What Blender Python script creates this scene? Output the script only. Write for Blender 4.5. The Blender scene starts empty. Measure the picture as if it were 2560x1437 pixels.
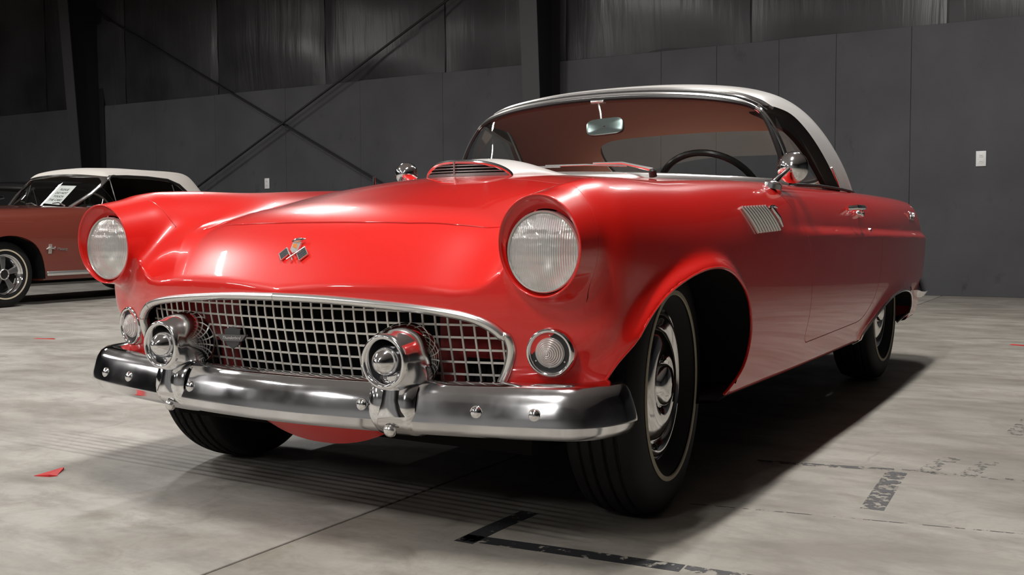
import bpy, bmesh, math, random
import numpy as np
from mathutils import Vector, Matrix

random.seed(7)
SC = bpy.context.scene
COL = SC.collection
PI = math.pi

# ------------------------------------------------------------------ camera
def set_camera():
    yaw, pitch, roll = math.radians(30.805), math.radians(-3.303), math.radians(-0.335)
    f = Vector((-math.sin(yaw)*math.cos(pitch), math.cos(yaw)*math.cos(pitch), math.sin(pitch)))
    r = Vector((math.cos(yaw), math.sin(yaw), 0)); u = r.cross(f)
    r2 = r*math.cos(roll)+u*math.sin(roll); u2 = -r*math.sin(roll)+u*math.cos(roll)
    cd = bpy.data.cameras.new('camera'); co = bpy.data.objects.new('camera', cd); COL.objects.link(co)
    M = Matrix((r2, u2, -f)).transposed().to_4x4(); M.translation = Vector((1.804, -2.488, 0.743))
    co.matrix_world = M
    cd.sensor_fit = 'HORIZONTAL'; cd.sensor_width = 36; cd.lens = 36*2598/2560
    cd.clip_start = 0.05; cd.clip_end = 100
    SC.camera = co
set_camera()

# ------------------------------------------------------------------ world, exposure
wd = bpy.data.worlds.new('hall_world'); SC.world = wd; wd.use_nodes = True
wd.node_tree.nodes['Background'].inputs[0].default_value = (0.02, 0.021, 0.023, 1)
wd.node_tree.nodes['Background'].inputs[1].default_value = 0.5
vs = SC.view_settings
vs.view_transform = 'Standard'; vs.look = 'None'; vs.gamma = 1; vs.use_curve_mapping = False
vs.exposure = 0.0

# ------------------------------------------------------------------ materials
def nt(name):
    m = bpy.data.materials.new(name); m.use_nodes = True
    t = m.node_tree; return m, t, t.nodes['Principled BSDF']
def pbr(name, col, rough=.5, metal=0., coat=0., coatr=.03, spec=.5, trans=0., ior=1.45, emit=None, estr=0, alpha=1):
    m, t, b = nt(name)
    b.inputs['Base Color'].default_value = (*col, 1); b.inputs['Roughness'].default_value = rough
    b.inputs['Metallic'].default_value = metal; b.inputs['Coat Weight'].default_value = coat
    b.inputs['Coat Roughness'].default_value = coatr; b.inputs['Specular IOR Level'].default_value = spec
    b.inputs['Transmission Weight'].default_value = trans; b.inputs['IOR'].default_value = ior
    b.inputs['Alpha'].default_value = alpha
    if emit: b.inputs['Emission Color'].default_value = (*emit, 1); b.inputs['Emission Strength'].default_value = estr
    return m
def N(t, typ, **kw):
    n = t.nodes.new(typ)
    for k, v in kw.items(): setattr(n, k, v)
    return n
def noise_rough(m, scale, lo, hi, detail=4):
    t = m.node_tree; b = t.nodes['Principled BSDF']
    tc = N(t, 'ShaderNodeTexCoord'); ns = N(t, 'ShaderNodeTexNoise'); mr = N(t, 'ShaderNodeMapRange')
    ns.inputs['Scale'].default_value = scale; ns.inputs['Detail'].default_value = detail
    mr.inputs[1].default_value = .35; mr.inputs[2].default_value = .7; mr.inputs[3].default_value = lo; mr.inputs[4].default_value = hi
    t.links.new(tc.outputs['Object'], ns.inputs['Vector']); t.links.new(ns.outputs[0], mr.inputs[0]); t.links.new(mr.outputs[0], b.inputs['Roughness'])
    return m

# ------------------------------------------------------------------ object helpers
def tag(o, label=None, cat=None, group=None, kind=None):
    if label: o['label'] = label
    if cat: o['category'] = cat
    if group: o['group'] = group
    if kind: o['kind'] = kind
    return o
def empty(name, loc=(0, 0, 0), rz=0, parent=None):
    o = bpy.data.objects.new(name, None); COL.objects.link(o); o.location = loc; o.rotation_euler = (0, 0, rz); o.empty_display_size = .1
    if parent: o.parent = parent
    return o
def mk(name, V, F, mat, parent=None, smooth=True, normals=None, sharp=None):
    me = bpy.data.meshes.new(name)
    V = np.asarray(V, float)
    if isinstance(F, np.ndarray): F = F.tolist()
    me.from_pydata(V.tolist(), [], F)
    me.materials.append(mat)
    if smooth:
        me.polygons.foreach_set('use_smooth', np.ones(len(me.polygons), bool))
        if sharp is not None:
            me.update(); me.set_sharp_from_angle(angle=math.radians(sharp))
    me.update()
    if normals is not None:
        me.normals_split_custom_set_from_vertices(np.asarray(normals, float).tolist())
    o = bpy.data.objects.new(name, me); COL.objects.link(o)
    if parent: o.parent = parent
    return o

class MB:
    """collects simple shapes into one mesh"""
    def __init__(s): s.V = []; s.F = []
    def add(s, V, F):
        b = len(s.V); s.V += [tuple(map(float, v)) for v in V]; s.F += [tuple(int(i)+b for i in f) for f in F]; return s
    def box(s, lo, hi, M=None):
        x0, y0, z0 = lo; x1, y1, z1 = hi
        V = [(x0,y0,z0),(x1,y0,z0),(x1,y1,z0),(x0,y1,z0),(x0,y0,z1),(x1,y0,z1),(x1,y1,z1),(x0,y1,z1)]
        if M is not None: V = [tuple(M @ Vector(v)) for v in V]
        return s.add(V, [(0,3,2,1),(4,5,6,7),(0,1,5,4),(1,2,6,5),(2,3,7,6),(3,0,4,7)])
    def bevbox(s, lo, hi, b=.004, M=None):
        bm = bmesh.new(); bmesh.ops.create_cube(bm, size=1)
        for v in bm.verts:
            v.co = Vector([ (lo[i]+hi[i])/2 + v.co[i]*(hi[i]-lo[i]) for i in range(3)])
        bmesh.ops.bevel(bm, geom=bm.edges[:], offset=b, segments=2, profile=.5, affect='EDGES')
        if M is not None: bmesh.ops.transform(bm, matrix=M, verts=bm.verts)
        bm.verts.index_update()
        s.add([v.co for v in bm.verts], [[v.index for v in f.verts] for f in bm.faces]); bm.free(); return s
    def tube(s, P, r, n=10, closed=False, caps=True, flat=None):
        """round tube along points P; r scalar or list; flat=(up vector, ratio)"""
        P = [Vector(p) for p in P]; m = len(P); rr = r if hasattr(r, '__len__') else [r]*m
        V = []; prev = None
        for i in range(m):
            a = P[(i-1) % m] if (closed or i > 0) else P[i]; c = P[(i+1) % m] if (closed or i < m-1) else P[i]
            t = (c-a).normalized()
            if prev is None:
                h = Vector((0, 0, 1)) if abs(t.z) < .9 else Vector((1, 0, 0))
                u = (h - t*h.dot(t)).normalized()
            else: u = (prev - t*prev.dot(t)).normalized()
            prev = u; w = t.cross(u)
            for k in range(n):
                an = 2*PI*k/n; V.append(P[i] + (u*math.cos(an)+w*math.sin(an))*rr[i])
        F = []
        for i in range(m if closed else m-1):
            for k in range(n):
                F.append((i*n+k, i*n+(k+1) % n, ((i+1) % m)*n+(k+1) % n, ((i+1) % m)*n+k))
        if caps and not closed: F += [tuple(range(n))[::-1], tuple(range((m-1)*n, m*n))]
        return s.add(V, F)
    def lathe(s, prof, n=48, M=None, close=False):
        """profile of (r, h) around local Z, placed by M"""
        V = []; F = []; m = len(prof)
        for r, h in prof:
            for k in range(n):
                a = 2*PI*k/n; V.append(Vector((r*math.cos(a), r*math.sin(a), h)))
        for i in range(m if close else m-1):
            j = (i+1) % m
            for k in range(n): F.append((i*n+k, i*n+(k+1) % n, j*n+(k+1) % n, j*n+k))
        if M is not None: V = [M @ v for v in V]
        return s.add(V, F)
    def grid(s, P, closeu=False, closev=False):
        """P[i][j] points -> quads"""
        a = len(P); b = len(P[0]); V = [p for row in P for p in row]; F = []
        for i in range(a if closeu else a-1):
            for j in range(b if closev else b-1):
                i2 = (i+1) % a; j2 = (j+1) % b
                F.append((i*b+j, i2*b+j, i2*b+j2, i*b+j2))
        return s.add(V, F)
    def prism(s, poly, h, M=None):
        """polygon in local XY extruded 0..h"""
        n = len(poly); V = [Vector((x, y, 0)) for x, y in poly]+[Vector((x, y, h)) for x, y in poly]
        if M is not None: V = [M @ v for v in V]
        F = [tuple(range(n))[::-1], tuple(range(n, 2*n))]+[(i, (i+1) % n, n+(i+1) % n, n+i) for i in range(n)]
        return s.add(V, F)
    def build(s, name, mat, parent=None, smooth=True, sharp=35):
        return mk(name, s.V, s.F, mat, parent, smooth, None, sharp if smooth else None)
def frame(origin, x, y):
    """matrix from local axes"""
    x = Vector(x).normalized(); y = Vector(y); y = (y - x*y.dot(x)).normalized(); z = x.cross(y)
    M = Matrix((x, y, z)).transposed().to_4x4(); M.translation = Vector(origin); return M
def axisM(origin, zdir, up=(0, 0, 1)):
    """local Z along zdir, local Y close to up"""
    z = Vector(zdir).normalized(); y = Vector(up); y = (y - z*y.dot(z)).normalized(); x = y.cross(z)
    M = Matrix((x, y, z)).transposed().to_4x4(); M.translation = Vector(origin); return M


LAMP_W = 140.0
LAMP_C = (1.0, .975, .945)
# ------------------------------------------------------------------ ceiling lamps (high-bay strips hanging over the hall)
CEIL = 6.2
def high_bay(x, y, lab, energy=LAMP_W, L=1.25, w=.16, rz=0.):
    root = empty('high_bay_lamp', (x, y, CEIL-1.8), rz)
    tag(root, lab, 'lamp', 'high-bay strip lamps under the ceiling')
    MB().bevbox((-w/2-.05, -L/2-.04, .012), (w/2+.05, L/2+.04, .09), .01).build('housing', M_LAMPH, root)
    MB().box((-w/2, -L/2, .004), (w/2, L/2, .011)).build('diffuser', M_DIFF, root, smooth=False)
    for s in (-1, 1): MB().tube([(0, s*L*.4, .09), (0, s*L*.4, 2.0)], .006, 6).build('hanger', M_LAMPH, root)
    ld = bpy.data.lights.new('strip_light', 'AREA'); ld.shape = 'RECTANGLE'; ld.size = w; ld.size_y = L; ld.energy = energy; ld.color = LAMP_C
    lo = bpy.data.objects.new('strip_light', ld); COL.objects.link(lo); lo.parent = root; lo.location = (0, 0, -.002)
M_LAMPH = pbr('lamp_housing', (.6, .6, .6), .4)
M_DIFF = pbr('lamp_diffuser', (.9, .9, .88), .6, emit=(1.0, .975, .945), estr=6)
for x, nm in ((.55, 'above the red coupe row'), (-5.2, 'between the two cars'), (-11.7, 'along the far left aisle')):
    for k, y in enumerate((-8.6, -4.7, -.8, 3.1, 7.0)):
        if y > 5 and x < 0: continue
        high_bay(x, y+(1.2 if x < 0 and y > 3 else -1.0 if y > 6 else 0), 'white strip lamp hanging %s, %s from the front' % (nm, ('first', 'second', 'third', 'fourth', 'fifth')[k]), LAMP_W*(.5 if y > 6 else 1))

# ------------------------------------------------------------------ splines and implicit surfaces
class Card:
    """cardinal natural cubic splines on knots; B(x) -> (n, m) basis"""
    def __init__(s, k):
        k = np.asarray(k, float); m = len(k); s.k = k; h = np.diff(k)
        A = np.zeros((m, m)); R = np.zeros((m, m)); A[0, 0] = A[-1, -1] = 1
        for i in range(1, m-1):
            A[i, i-1] = h[i-1]; A[i, i] = 2*(h[i-1]+h[i]); A[i, i+1] = h[i]
            R[i, i-1] = 6/h[i-1]; R[i, i] = -6/h[i-1]-6/h[i]; R[i, i+1] = 6/h[i]
        s.S = np.linalg.solve(A, R); s.h = h; s.m = m
    def __call__(s, x):
        x = np.asarray(x, float); sh = x.shape; x = x.ravel()
        xc = np.clip(x, s.k[0], s.k[-1])
        i = np.clip(np.searchsorted(s.k, xc)-1, 0, s.m-2); h = s.h[i]
        a = (s.k[i+1]-xc)/h; b = (xc-s.k[i])/h; I = np.eye(s.m)
        out = a[:, None]*I[i]+b[:, None]*I[i+1]+(((a**3-a)*h*h/6)[:, None]*s.S[i]+((b**3-b)*h*h/6)[:, None]*s.S[i+1])
        ex = x-xc
        if np.any(ex != 0):
            d = (I[i+1]-I[i])/h[:, None]+(-(3*a*a-1)*h/6)[:, None]*s.S[i]+((3*b*b-1)*h/6)[:, None]*s.S[i+1]
            out = out+ex[:, None]*d
        return out.reshape(sh+(s.m,))
class Tab:
    """tensor product spline table T[ix][iy]"""
    def __init__(s, kx, ky, T): s.bx = Card(kx); s.by = Card(ky); s.T = np.asarray(T, float)
    def __call__(s, x, y):
        return ((s.bx(x) @ s.T)*s.by(y)).sum(-1)
    def outer(s, x, y): return s.bx(x) @ s.T @ s.by(y).T
def spl(k, v):
    c = Card(k); v = np.asarray(v, float); return lambda x: c(x) @ v
def smax(a, b, k):
    h = np.maximum(k-np.abs(a-b), 0)/k; return np.maximum(a, b)+h*h*h*k/6
def smin(a, b, k): return -smax(-a, -b, k)
def sstep(x): x = np.clip(x, 0, 1); return x*x*x*(x*(6*x-15)+10)

def nets(fn, lo, hi, h, newton=3, blk=5):
    """surface nets of a left-right symmetric fn(x,y,z); only blocks close to the surface are sampled"""
    lo = np.array([-h/2, lo[1], lo[2]], float); n = [int(math.ceil((hi[i]-lo[i])/h/blk))*blk+1 for i in range(3)]
    ax = [lo[i]+h*np.arange(n[i]) for i in range(3)]
    call = lambda P: fn(P[:, 0], P[:, 1], P[:, 2])
    cg = np.stack(np.meshgrid(*[a[::blk] for a in ax], indexing='ij'), -1); cs = cg.shape[:3]
    cv = call(cg.reshape(-1, 3)).reshape(cs)
    cn = np.abs(cv); c8 = [cn[i:cs[0]-1+i, j:cs[1]-1+j, k:cs[2]-1+k] for i in (0, 1) for j in (0, 1) for k in (0, 1)]
    near = np.minimum.reduce(c8) < h*blk*1.25
    base = cv[:-1, :-1, :-1]
    vals = np.empty(n, np.float32)
    up = np.repeat(np.repeat(np.repeat(cv, blk, 0), blk, 1), blk, 2)[:n[0], :n[1], :n[2]]
    vals[...] = up
    m = np.zeros(n, bool); nb = np.argwhere(near)
    for i, j, k in nb: m[i*blk:(i+1)*blk+1, j*blk:(j+1)*blk+1, k*blk:(k+1)*blk+1] = True
    I = np.argwhere(m); P = lo[None]+I*h
    out = np.concatenate([call(P[q:q+60000]) for q in range(0, len(P), 60000)]); vals[m] = out
    S = vals < 0
    nx, ny, nz = vals.shape
    corner = [(i, j, k) for i in (0, 1) for j in (0, 1) for k in (0, 1)]
    cnt = sum(S[i:nx-1+i, j:ny-1+j, k:nz-1+k].astype(np.int8) for i, j, k in corner)
    act = (cnt > 0) & (cnt < 8)
    idx = -np.ones(act.shape, np.int64); cells = np.argwhere(act); idx[act] = np.arange(len(cells))
    acc = np.zeros((len(cells), 3)); cn_ = np.zeros(len(cells))
    edges = [(a, b) for a in corner for b in corner if a < b and sum(abs(a[q]-b[q]) for q in range(3)) == 1]
    for a, b in edges:
        va = vals[cells[:, 0]+a[0], cells[:, 1]+a[1], cells[:, 2]+a[2]]; vb = vals[cells[:, 0]+b[0], cells[:, 1]+b[1], cells[:, 2]+b[2]]
        c = (va < 0) != (vb < 0); t = np.where(c, va/np.where(c, va-vb, 1), 0)
        p = np.array(a)[None]+t[:, None]*(np.array(b)-np.array(a))[None]
        acc += np.where(c[:, None], p, 0); cn_ += c
    V = (cells+acc/cn_[:, None])*h+lo[None]
    Q = []
    for d in range(3):
        e = [0, 0, 0]; e[d] = 1
        A = S[:nx-e[0], :ny-e[1], :nz-e[2]]; B = S[e[0]:, e[1]:, e[2]:]
        p = np.argwhere(A != B); o1, o2 = [q for q in range(3) if q != d]
        ok = (p[:, o1] > 0) & (p[:, o2] > 0) & (p[:, o1] < vals.shape[o1]-1) & (p[:, o2] < vals.shape[o2]-1); p = p[ok]
        flip = A[tuple(p.T)]
        def cid(s1, s2):
            q = p.copy(); q[:, o1] -= s1; q[:, o2] -= s2; return idx[tuple(q.T)]
        q = np.stack([cid(1, 1), cid(0, 1), cid(0, 0), cid(1, 0)], 1)
        if d == 1: flip = ~flip
        q[~flip] = q[~flip][:, ::-1]
        Q.append(q)
    Q = np.concatenate(Q); Q = Q[(Q >= 0).all(1)]
    mid = cells[:, 0] == 0; V[mid, 0] = 0
    for it in range(newton):
        f0 = call(V); g = grad(fn, V, fwd=f0); st = -(f0/np.maximum((g*g).sum(1), 1e-6))[:, None]*g
        ln = np.linalg.norm(st, axis=1, keepdims=True); V = V+st*np.minimum(1, h*.5/np.maximum(ln, 1e-9)); V[mid, 0] = 0
    T = np.concatenate([Q[:, [0, 1, 2]], Q[:, [0, 2, 3]]])
    Nn = normals_of(fn, V); Nn[mid, 0] = 0; Nn /= np.maximum(np.linalg.norm(Nn, axis=1, keepdims=True), 1e-9)
    # mirror to the other side
    mp = np.arange(len(V)); mp[~mid] = len(V)+np.arange((~mid).sum())
    V2 = np.concatenate([V, V[~mid]*[-1, 1, 1]]); N2 = np.concatenate([Nn, Nn[~mid]*[-1, 1, 1]])
    return V2, np.concatenate([T, mp[T][:, ::-1]]), N2
def grad(fn, P, e=2e-4, fwd=None):
    g = np.empty_like(P)
    for i in range(3):
        d = np.zeros(3); d[i] = e
        a = P+d; fa = fn(a[:, 0], a[:, 1], a[:, 2])
        if fwd is not None: g[:, i] = (fa-fwd)/e
        else:
            b = P-d; g[:, i] = (fa-fn(b[:, 0], b[:, 1], b[:, 2]))/(2*e)
    return g
def normals_of(fn, P):
    g = grad(fn, P, 1e-3); return g/np.maximum(np.linalg.norm(g, axis=1, keepdims=True), 1e-9)
def project(fn, P, it=8):
    P = np.array(P, float)
    for _ in range(it):
        f0 = fn(P[:, 0], P[:, 1], P[:, 2]); g = grad(fn, P); P = P-(f0/np.maximum((g*g).sum(1), 1e-6))[:, None]*g
    return P

class Sheet:
    """triangle sheet with per-vertex normals that can be cut by scalar fields"""
    def __init__(s, V, T, Nn): s.V = V; s.T = T; s.N = Nn
    def split(s, g):
        """returns (part where g<0, part where g>0), cut along g = 0"""
        d = g(s.V[:, 0], s.V[:, 1], s.V[:, 2]).astype(float)
        d = np.where(np.abs(d) < 1e-6, 1e-6, d)
        neg = d < 0; k = neg[s.T].sum(1)
        mix = s.T[(k > 0) & (k < 3)]
        V = s.V; Nn = s.N; extraT = {True: [], False: []}
        if len(mix):
            E = np.concatenate([mix[:, [0, 1]], mix[:, [1, 2]], mix[:, [2, 0]]]); E = np.sort(E, 1)
            E = E[neg[E[:, 0]] != neg[E[:, 1]]]; E = np.unique(E, axis=0)
            a, b = E[:, 0], E[:, 1]
            lo = np.zeros(len(E)); hi = np.ones(len(E)); na = neg[a]
            for _ in range(11):
                t = (lo+hi)/2; P = V[a]+(V[b]-V[a])*t[:, None]; same = (g(P[:, 0], P[:, 1], P[:, 2]) < 0) == na
                lo = np.where(same, t, lo); hi = np.where(same, hi, t)
            t = (lo+hi)/2
            t = np.clip(t, .02, .98)
            P = V[a]+(V[b]-V[a])*t[:, None]; Q = Nn[a]+(Nn[b]-Nn[a])*t[:, None]; Q /= np.linalg.norm(Q, axis=1, keepdims=True)
            base = len(V); V = np.concatenate([V, P]); Nn = np.concatenate([Nn, Q])
            em = {(int(x), int(y)): base+i for i, (x, y) in enumerate(E)}
            for tri in mix.tolist():
                sg = [bool(neg[i]) for i in tri]
                for r in range(3):                    # rotate so that the single one is first
                    if sg[r] != sg[(r+1) % 3] and sg[r] != sg[(r+2) % 3]: break
                i0, i1, i2 = tri[r], tri[(r+1) % 3], tri[(r+2) % 3]
                e1 = em[(min(i0, i1), max(i0, i1))]; e2 = em[(min(i0, i2), max(i0, i2))]
                extraT[sg[r]].append((i0, e1, e2)); extraT[not sg[r]] += [(e1, i1, i2), (e1, i2, e2)]
        out = []
        for side, kk in ((True, 3), (False, 0)):
            T = s.T[k == kk]
            if extraT[side]: T = np.concatenate([T, np.array(extraT[side])])
            out.append(Sheet(V, T, Nn).compact())
        return out
    def compact(s):
        if len(s.T) == 0: return Sheet(np.zeros((0, 3)), np.zeros((0, 3), int), np.zeros((0, 3)))
        u, inv = np.unique(s.T, return_inverse=True); return Sheet(s.V[u], inv.reshape(-1, 3), s.N[u])
    def keep(s, mask): return Sheet(s.V, s.T[mask], s.N).compact()
    def join(s, o): return Sheet(np.concatenate([s.V, o.V]), np.concatenate([s.T, o.T+len(s.V)]), np.concatenate([s.N, o.N]))
    def cen(s): return s.V[s.T].mean(1)
    def border(s):
        E = np.concatenate([s.T[:, [0, 1]], s.T[:, [1, 2]], s.T[:, [2, 0]]]); k = np.sort(E, 1)
        u, i, c = np.unique(k, axis=0, return_index=True, return_counts=True); return E[i[c == 1]]
    def obj(s, name, mat, parent, rim=.012):
        """object with a folded edge of depth rim along every border"""
        V, T, Nn = s.V, s.T, s.N
        if rim:
            E = s.border(); u, inv = np.unique(E, return_inverse=True); e = inv.reshape(-1, 2); n0 = len(V)
            tri = V[s.T]; fn_ = np.zeros((len(V), 3)); fl = np.cross(tri[:, 1]-tri[:, 0], tri[:, 2]-tri[:, 0])
            for q in range(3): np.add.at(fn_, s.T[:, q], fl)
            A = V[u]; nn = Nn[u]; B = A-nn*rim
            # small rounded fold: border ring itself (own copy so that the sheet keeps its normals)
            t = np.zeros((len(u), 3)); d = V[E[:, 1]]-V[E[:, 0]]; np.add.at(t, e[:, 0], d); np.add.at(t, e[:, 1], d)
            side = np.cross(t, nn); side /= np.maximum(np.linalg.norm(side, axis=1, keepdims=True), 1e-9)
            V2 = np.concatenate([V, A, B]); N2 = np.concatenate([Nn, (nn+side)/1.414, side])
            q = np.stack([n0+e[:, 1], n0+e[:, 0], n0+len(u)+e[:, 0], n0+len(u)+e[:, 1]], 1)
            T2 = np.concatenate([T, q[:, [0, 1, 2]], q[:, [0, 2, 3]]])
            return mk(name, V2, T2, mat, parent, True, N2)
        return mk(name, V, T, mat, parent, True, Nn)

def curve(P, n=8, closed=False):
    """Catmull-Rom through points (2D or 3D)"""
    P = np.asarray(P, float); m = len(P); out = []
    for i in range(m if closed else m-1):
        p = [P[(i+k) % m] if closed else P[min(max(i+k, 0), m-1)] for k in (-1, 0, 1, 2)]
        for t in np.arange(n)/n:
            out.append(.5*(2*p[1]+(p[2]-p[0])*t+(2*p[0]-5*p[1]+4*p[2]-p[3])*t*t+(3*p[1]-p[0]-3*p[2]+p[3])*t**3))
    if not closed: out.append(P[-1])
    return np.array(out)
def poly_sd(Q):
    """signed distance (negative inside) to a closed polygon of 2D points"""
    Q = np.asarray(Q, float); A = Q; B = np.roll(Q, -1, 0)
    def f(u, v):
        u = np.asarray(u, float); v = np.asarray(v, float); d2 = np.full(u.shape, 1e9); ins = np.zeros(u.shape, bool)
        for (ax, ay), (bx, by) in zip(A, B):
            ex, ey = bx-ax, by-ay; wx, wy = u-ax, v-ay
            t = np.clip((wx*ex+wy*ey)/max(ex*ex+ey*ey, 1e-12), 0, 1)
            d2 = np.minimum(d2, (wx-ex*t)**2+(wy-ey*t)**2)
            c = (ay > v) != (by > v)
            if ay != by: ins ^= c & (u < ex*(v-ay)/(by-ay)+ax)
        return np.where(ins, -1, 1)*np.sqrt(d2)
    return f
def bake2(f, u0, u1, v0, v1, h=.012):
    U = np.arange(u0, u1+h, h); Vv = np.arange(v0, v1+h, h); G = f(*np.meshgrid(U, Vv, indexing='ij'))
    def g(u, v):
        a = np.clip((u-u0)/h, 0, len(U)-1.001); b = np.clip((v-v0)/h, 0, len(Vv)-1.001); i = a.astype(int); j = b.astype(int); a = a-i; b = b-j
        return (G[i, j]*(1-a)+G[i+1, j]*a)*(1-b)+(G[i, j+1]*(1-a)+G[i+1, j+1]*a)*b
    return g

# ------------------------------------------------------------------ material library
def paint(name, col, rough=.30):
    m = pbr(name, col, rough, coat=1.0, coatr=.03, spec=.4)
    return m
M_RED = paint('red_car_paint', (.70, .014, .010))
M_WHITE = pbr('white_top_paint', (.80, .77, .74), .28, coat=.6, coatr=.06)
M_CHROME = noise_rough(pbr('chrome', (.84, .84, .85), .06, 1.0), 6, .05, .14)
M_CHROME2 = noise_rough(pbr('worn_chrome', (.82, .82, .835), .1, 1.0), 7, .06, .20)
M_STEEL = pbr('bright_trim', (.80, .79, .77), .24, .9)
M_GRILLE = pbr('grille_metal', (.62, .60, .56), .38, .55)
M_RING = pbr('lamp_ring_metal', (.70, .69, .66), .25, .55)
M_BRIGHT = pbr('polished_silver', (.86, .86, .85), .28, .45)
M_BLACK = pbr('black_rubber', (.012, .012, .012), .45)
M_DARK = pbr('dark_underbody', (.008, .008, .008), .85, spec=.1)
M_TIRE = pbr('tyre_rubber', (.010, .010, .0105), .65, spec=.25)
M_STRIPE = pbr('whitewall_stripe', (.40, .36, .28), .7)
M_LINER = pbr('headliner_cloth', (.58, .38, .31), .9, spec=.1)
M_REDTRIM = pbr('red_interior_vinyl', (.33, .02, .02), .5)
M_WHEEL = pbr('steering_black', (.006, .008, .008), .25)
M_LAMPBLACK = pbr('lamp_gasket', (.02, .02, .022), .5)
M_REDLENS = pbr('red_lens', (.5, .01, .01), .15, coat=.5)
M_MIRROR = pbr('mirror_glass', (.85, .9, .9), .02, 1.0)

def thin_glass(name, tint=(.93, .97, .96), refl=1.0, rough=.0):
    m = bpy.data.materials.new(name); m.use_nodes = True; t = m.node_tree; t.nodes.clear()
    o = N(t, 'ShaderNodeOutputMaterial'); mx = N(t, 'ShaderNodeMixShader'); tr = N(t, 'ShaderNodeBsdfTransparent'); gl = N(t, 'ShaderNodeBsdfGlossy'); lw = N(t, 'ShaderNodeLayerWeight')
    tr.inputs[0].default_value = (*tint, 1); gl.inputs['Roughness'].default_value = rough
    pw = N(t, 'ShaderNodeMath', operation='POWER'); pw.inputs[1].default_value = 5
    mu = N(t, 'ShaderNodeMath', operation='MULTIPLY_ADD'); mu.inputs[1].default_value = .92*refl; mu.inputs[2].default_value = .06*refl; mu.use_clamp = True
    t.links.new(lw.outputs['Facing'], pw.inputs[0]); t.links.new(pw.outputs[0], mu.inputs[0]); t.links.new(mu.outputs[0], mx.inputs[0])
    t.links.new(tr.outputs[0], mx.inputs[1]); t.links.new(gl.outputs[0], mx.inputs[2]); t.links.new(mx.outputs[0], o.inputs[0])
    return m
M_GLASS = thin_glass('window_glass', (.90, .94, .92), 1.0)

def lens_mat(name, kind):
    """pressed glass: silvery flutes in front of the reflector, partly see-through"""
    m, t, b = nt(name)
    b.inputs['Base Color'].default_value = (.90, .90, .87, 1); b.inputs['Roughness'].default_value = .16
    b.inputs['Metallic'].default_value = .45; b.inputs['Alpha'].default_value = .80
    b.inputs['Coat Weight'].default_value = .8; b.inputs['Coat Roughness'].default_value = .02
    tc = N(t, 'ShaderNodeTexCoord'); bp = N(t, 'ShaderNodeBump'); bp.inputs['Strength'].default_value = .75; bp.inputs['Distance'].default_value = .0025
    L = t.links.new
    if kind == 'flutes':
        sx = N(t, 'ShaderNodeSeparateXYZ'); L(tc.outputs['Object'], sx.inputs[0])
        wv = N(t, 'ShaderNodeTexWave', wave_type='BANDS', bands_direction='X'); wv.inputs['Scale'].default_value = 62
        w2 = N(t, 'ShaderNodeTexWave', wave_type='BANDS', bands_direction='Y'); w2.inputs['Scale'].default_value = 16
        vo = N(t, 'ShaderNodeTexVoronoi'); vo.inputs['Scale'].default_value = 38; vo.inputs['Randomness'].default_value = .6
        L(tc.outputs['Object'], wv.inputs['Vector']); L(tc.outputs['Object'], w2.inputs['Vector']); L(tc.outputs['Object'], vo.inputs['Vector'])
        ad = N(t, 'ShaderNodeMath', operation='MULTIPLY_ADD'); ad.inputs[1].default_value = .35; L(w2.outputs[1], ad.inputs[0]); L(wv.outputs[1], ad.inputs[2])
        a2 = N(t, 'ShaderNodeMath', operation='MULTIPLY_ADD'); a2.inputs[1].default_value = 1.2; L(vo.outputs[0], a2.inputs[0]); L(ad.outputs[0], a2.inputs[2]); L(a2.outputs[0], bp.inputs['Height'])
    else:
        wv = N(t, 'ShaderNodeTexWave', wave_type='RINGS', rings_direction='Z'); wv.inputs['Scale'].default_value = 75
        L(tc.outputs['Object'], wv.inputs['Vector']); L(wv.outputs[1], bp.inputs['Height'])
    L(bp.outputs[0], b.inputs['Normal'])
    return m
M_LENS = lens_mat('fluted_lens', 'flutes')
M_PLENS = lens_mat('ringed_lens', 'rings')

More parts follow.
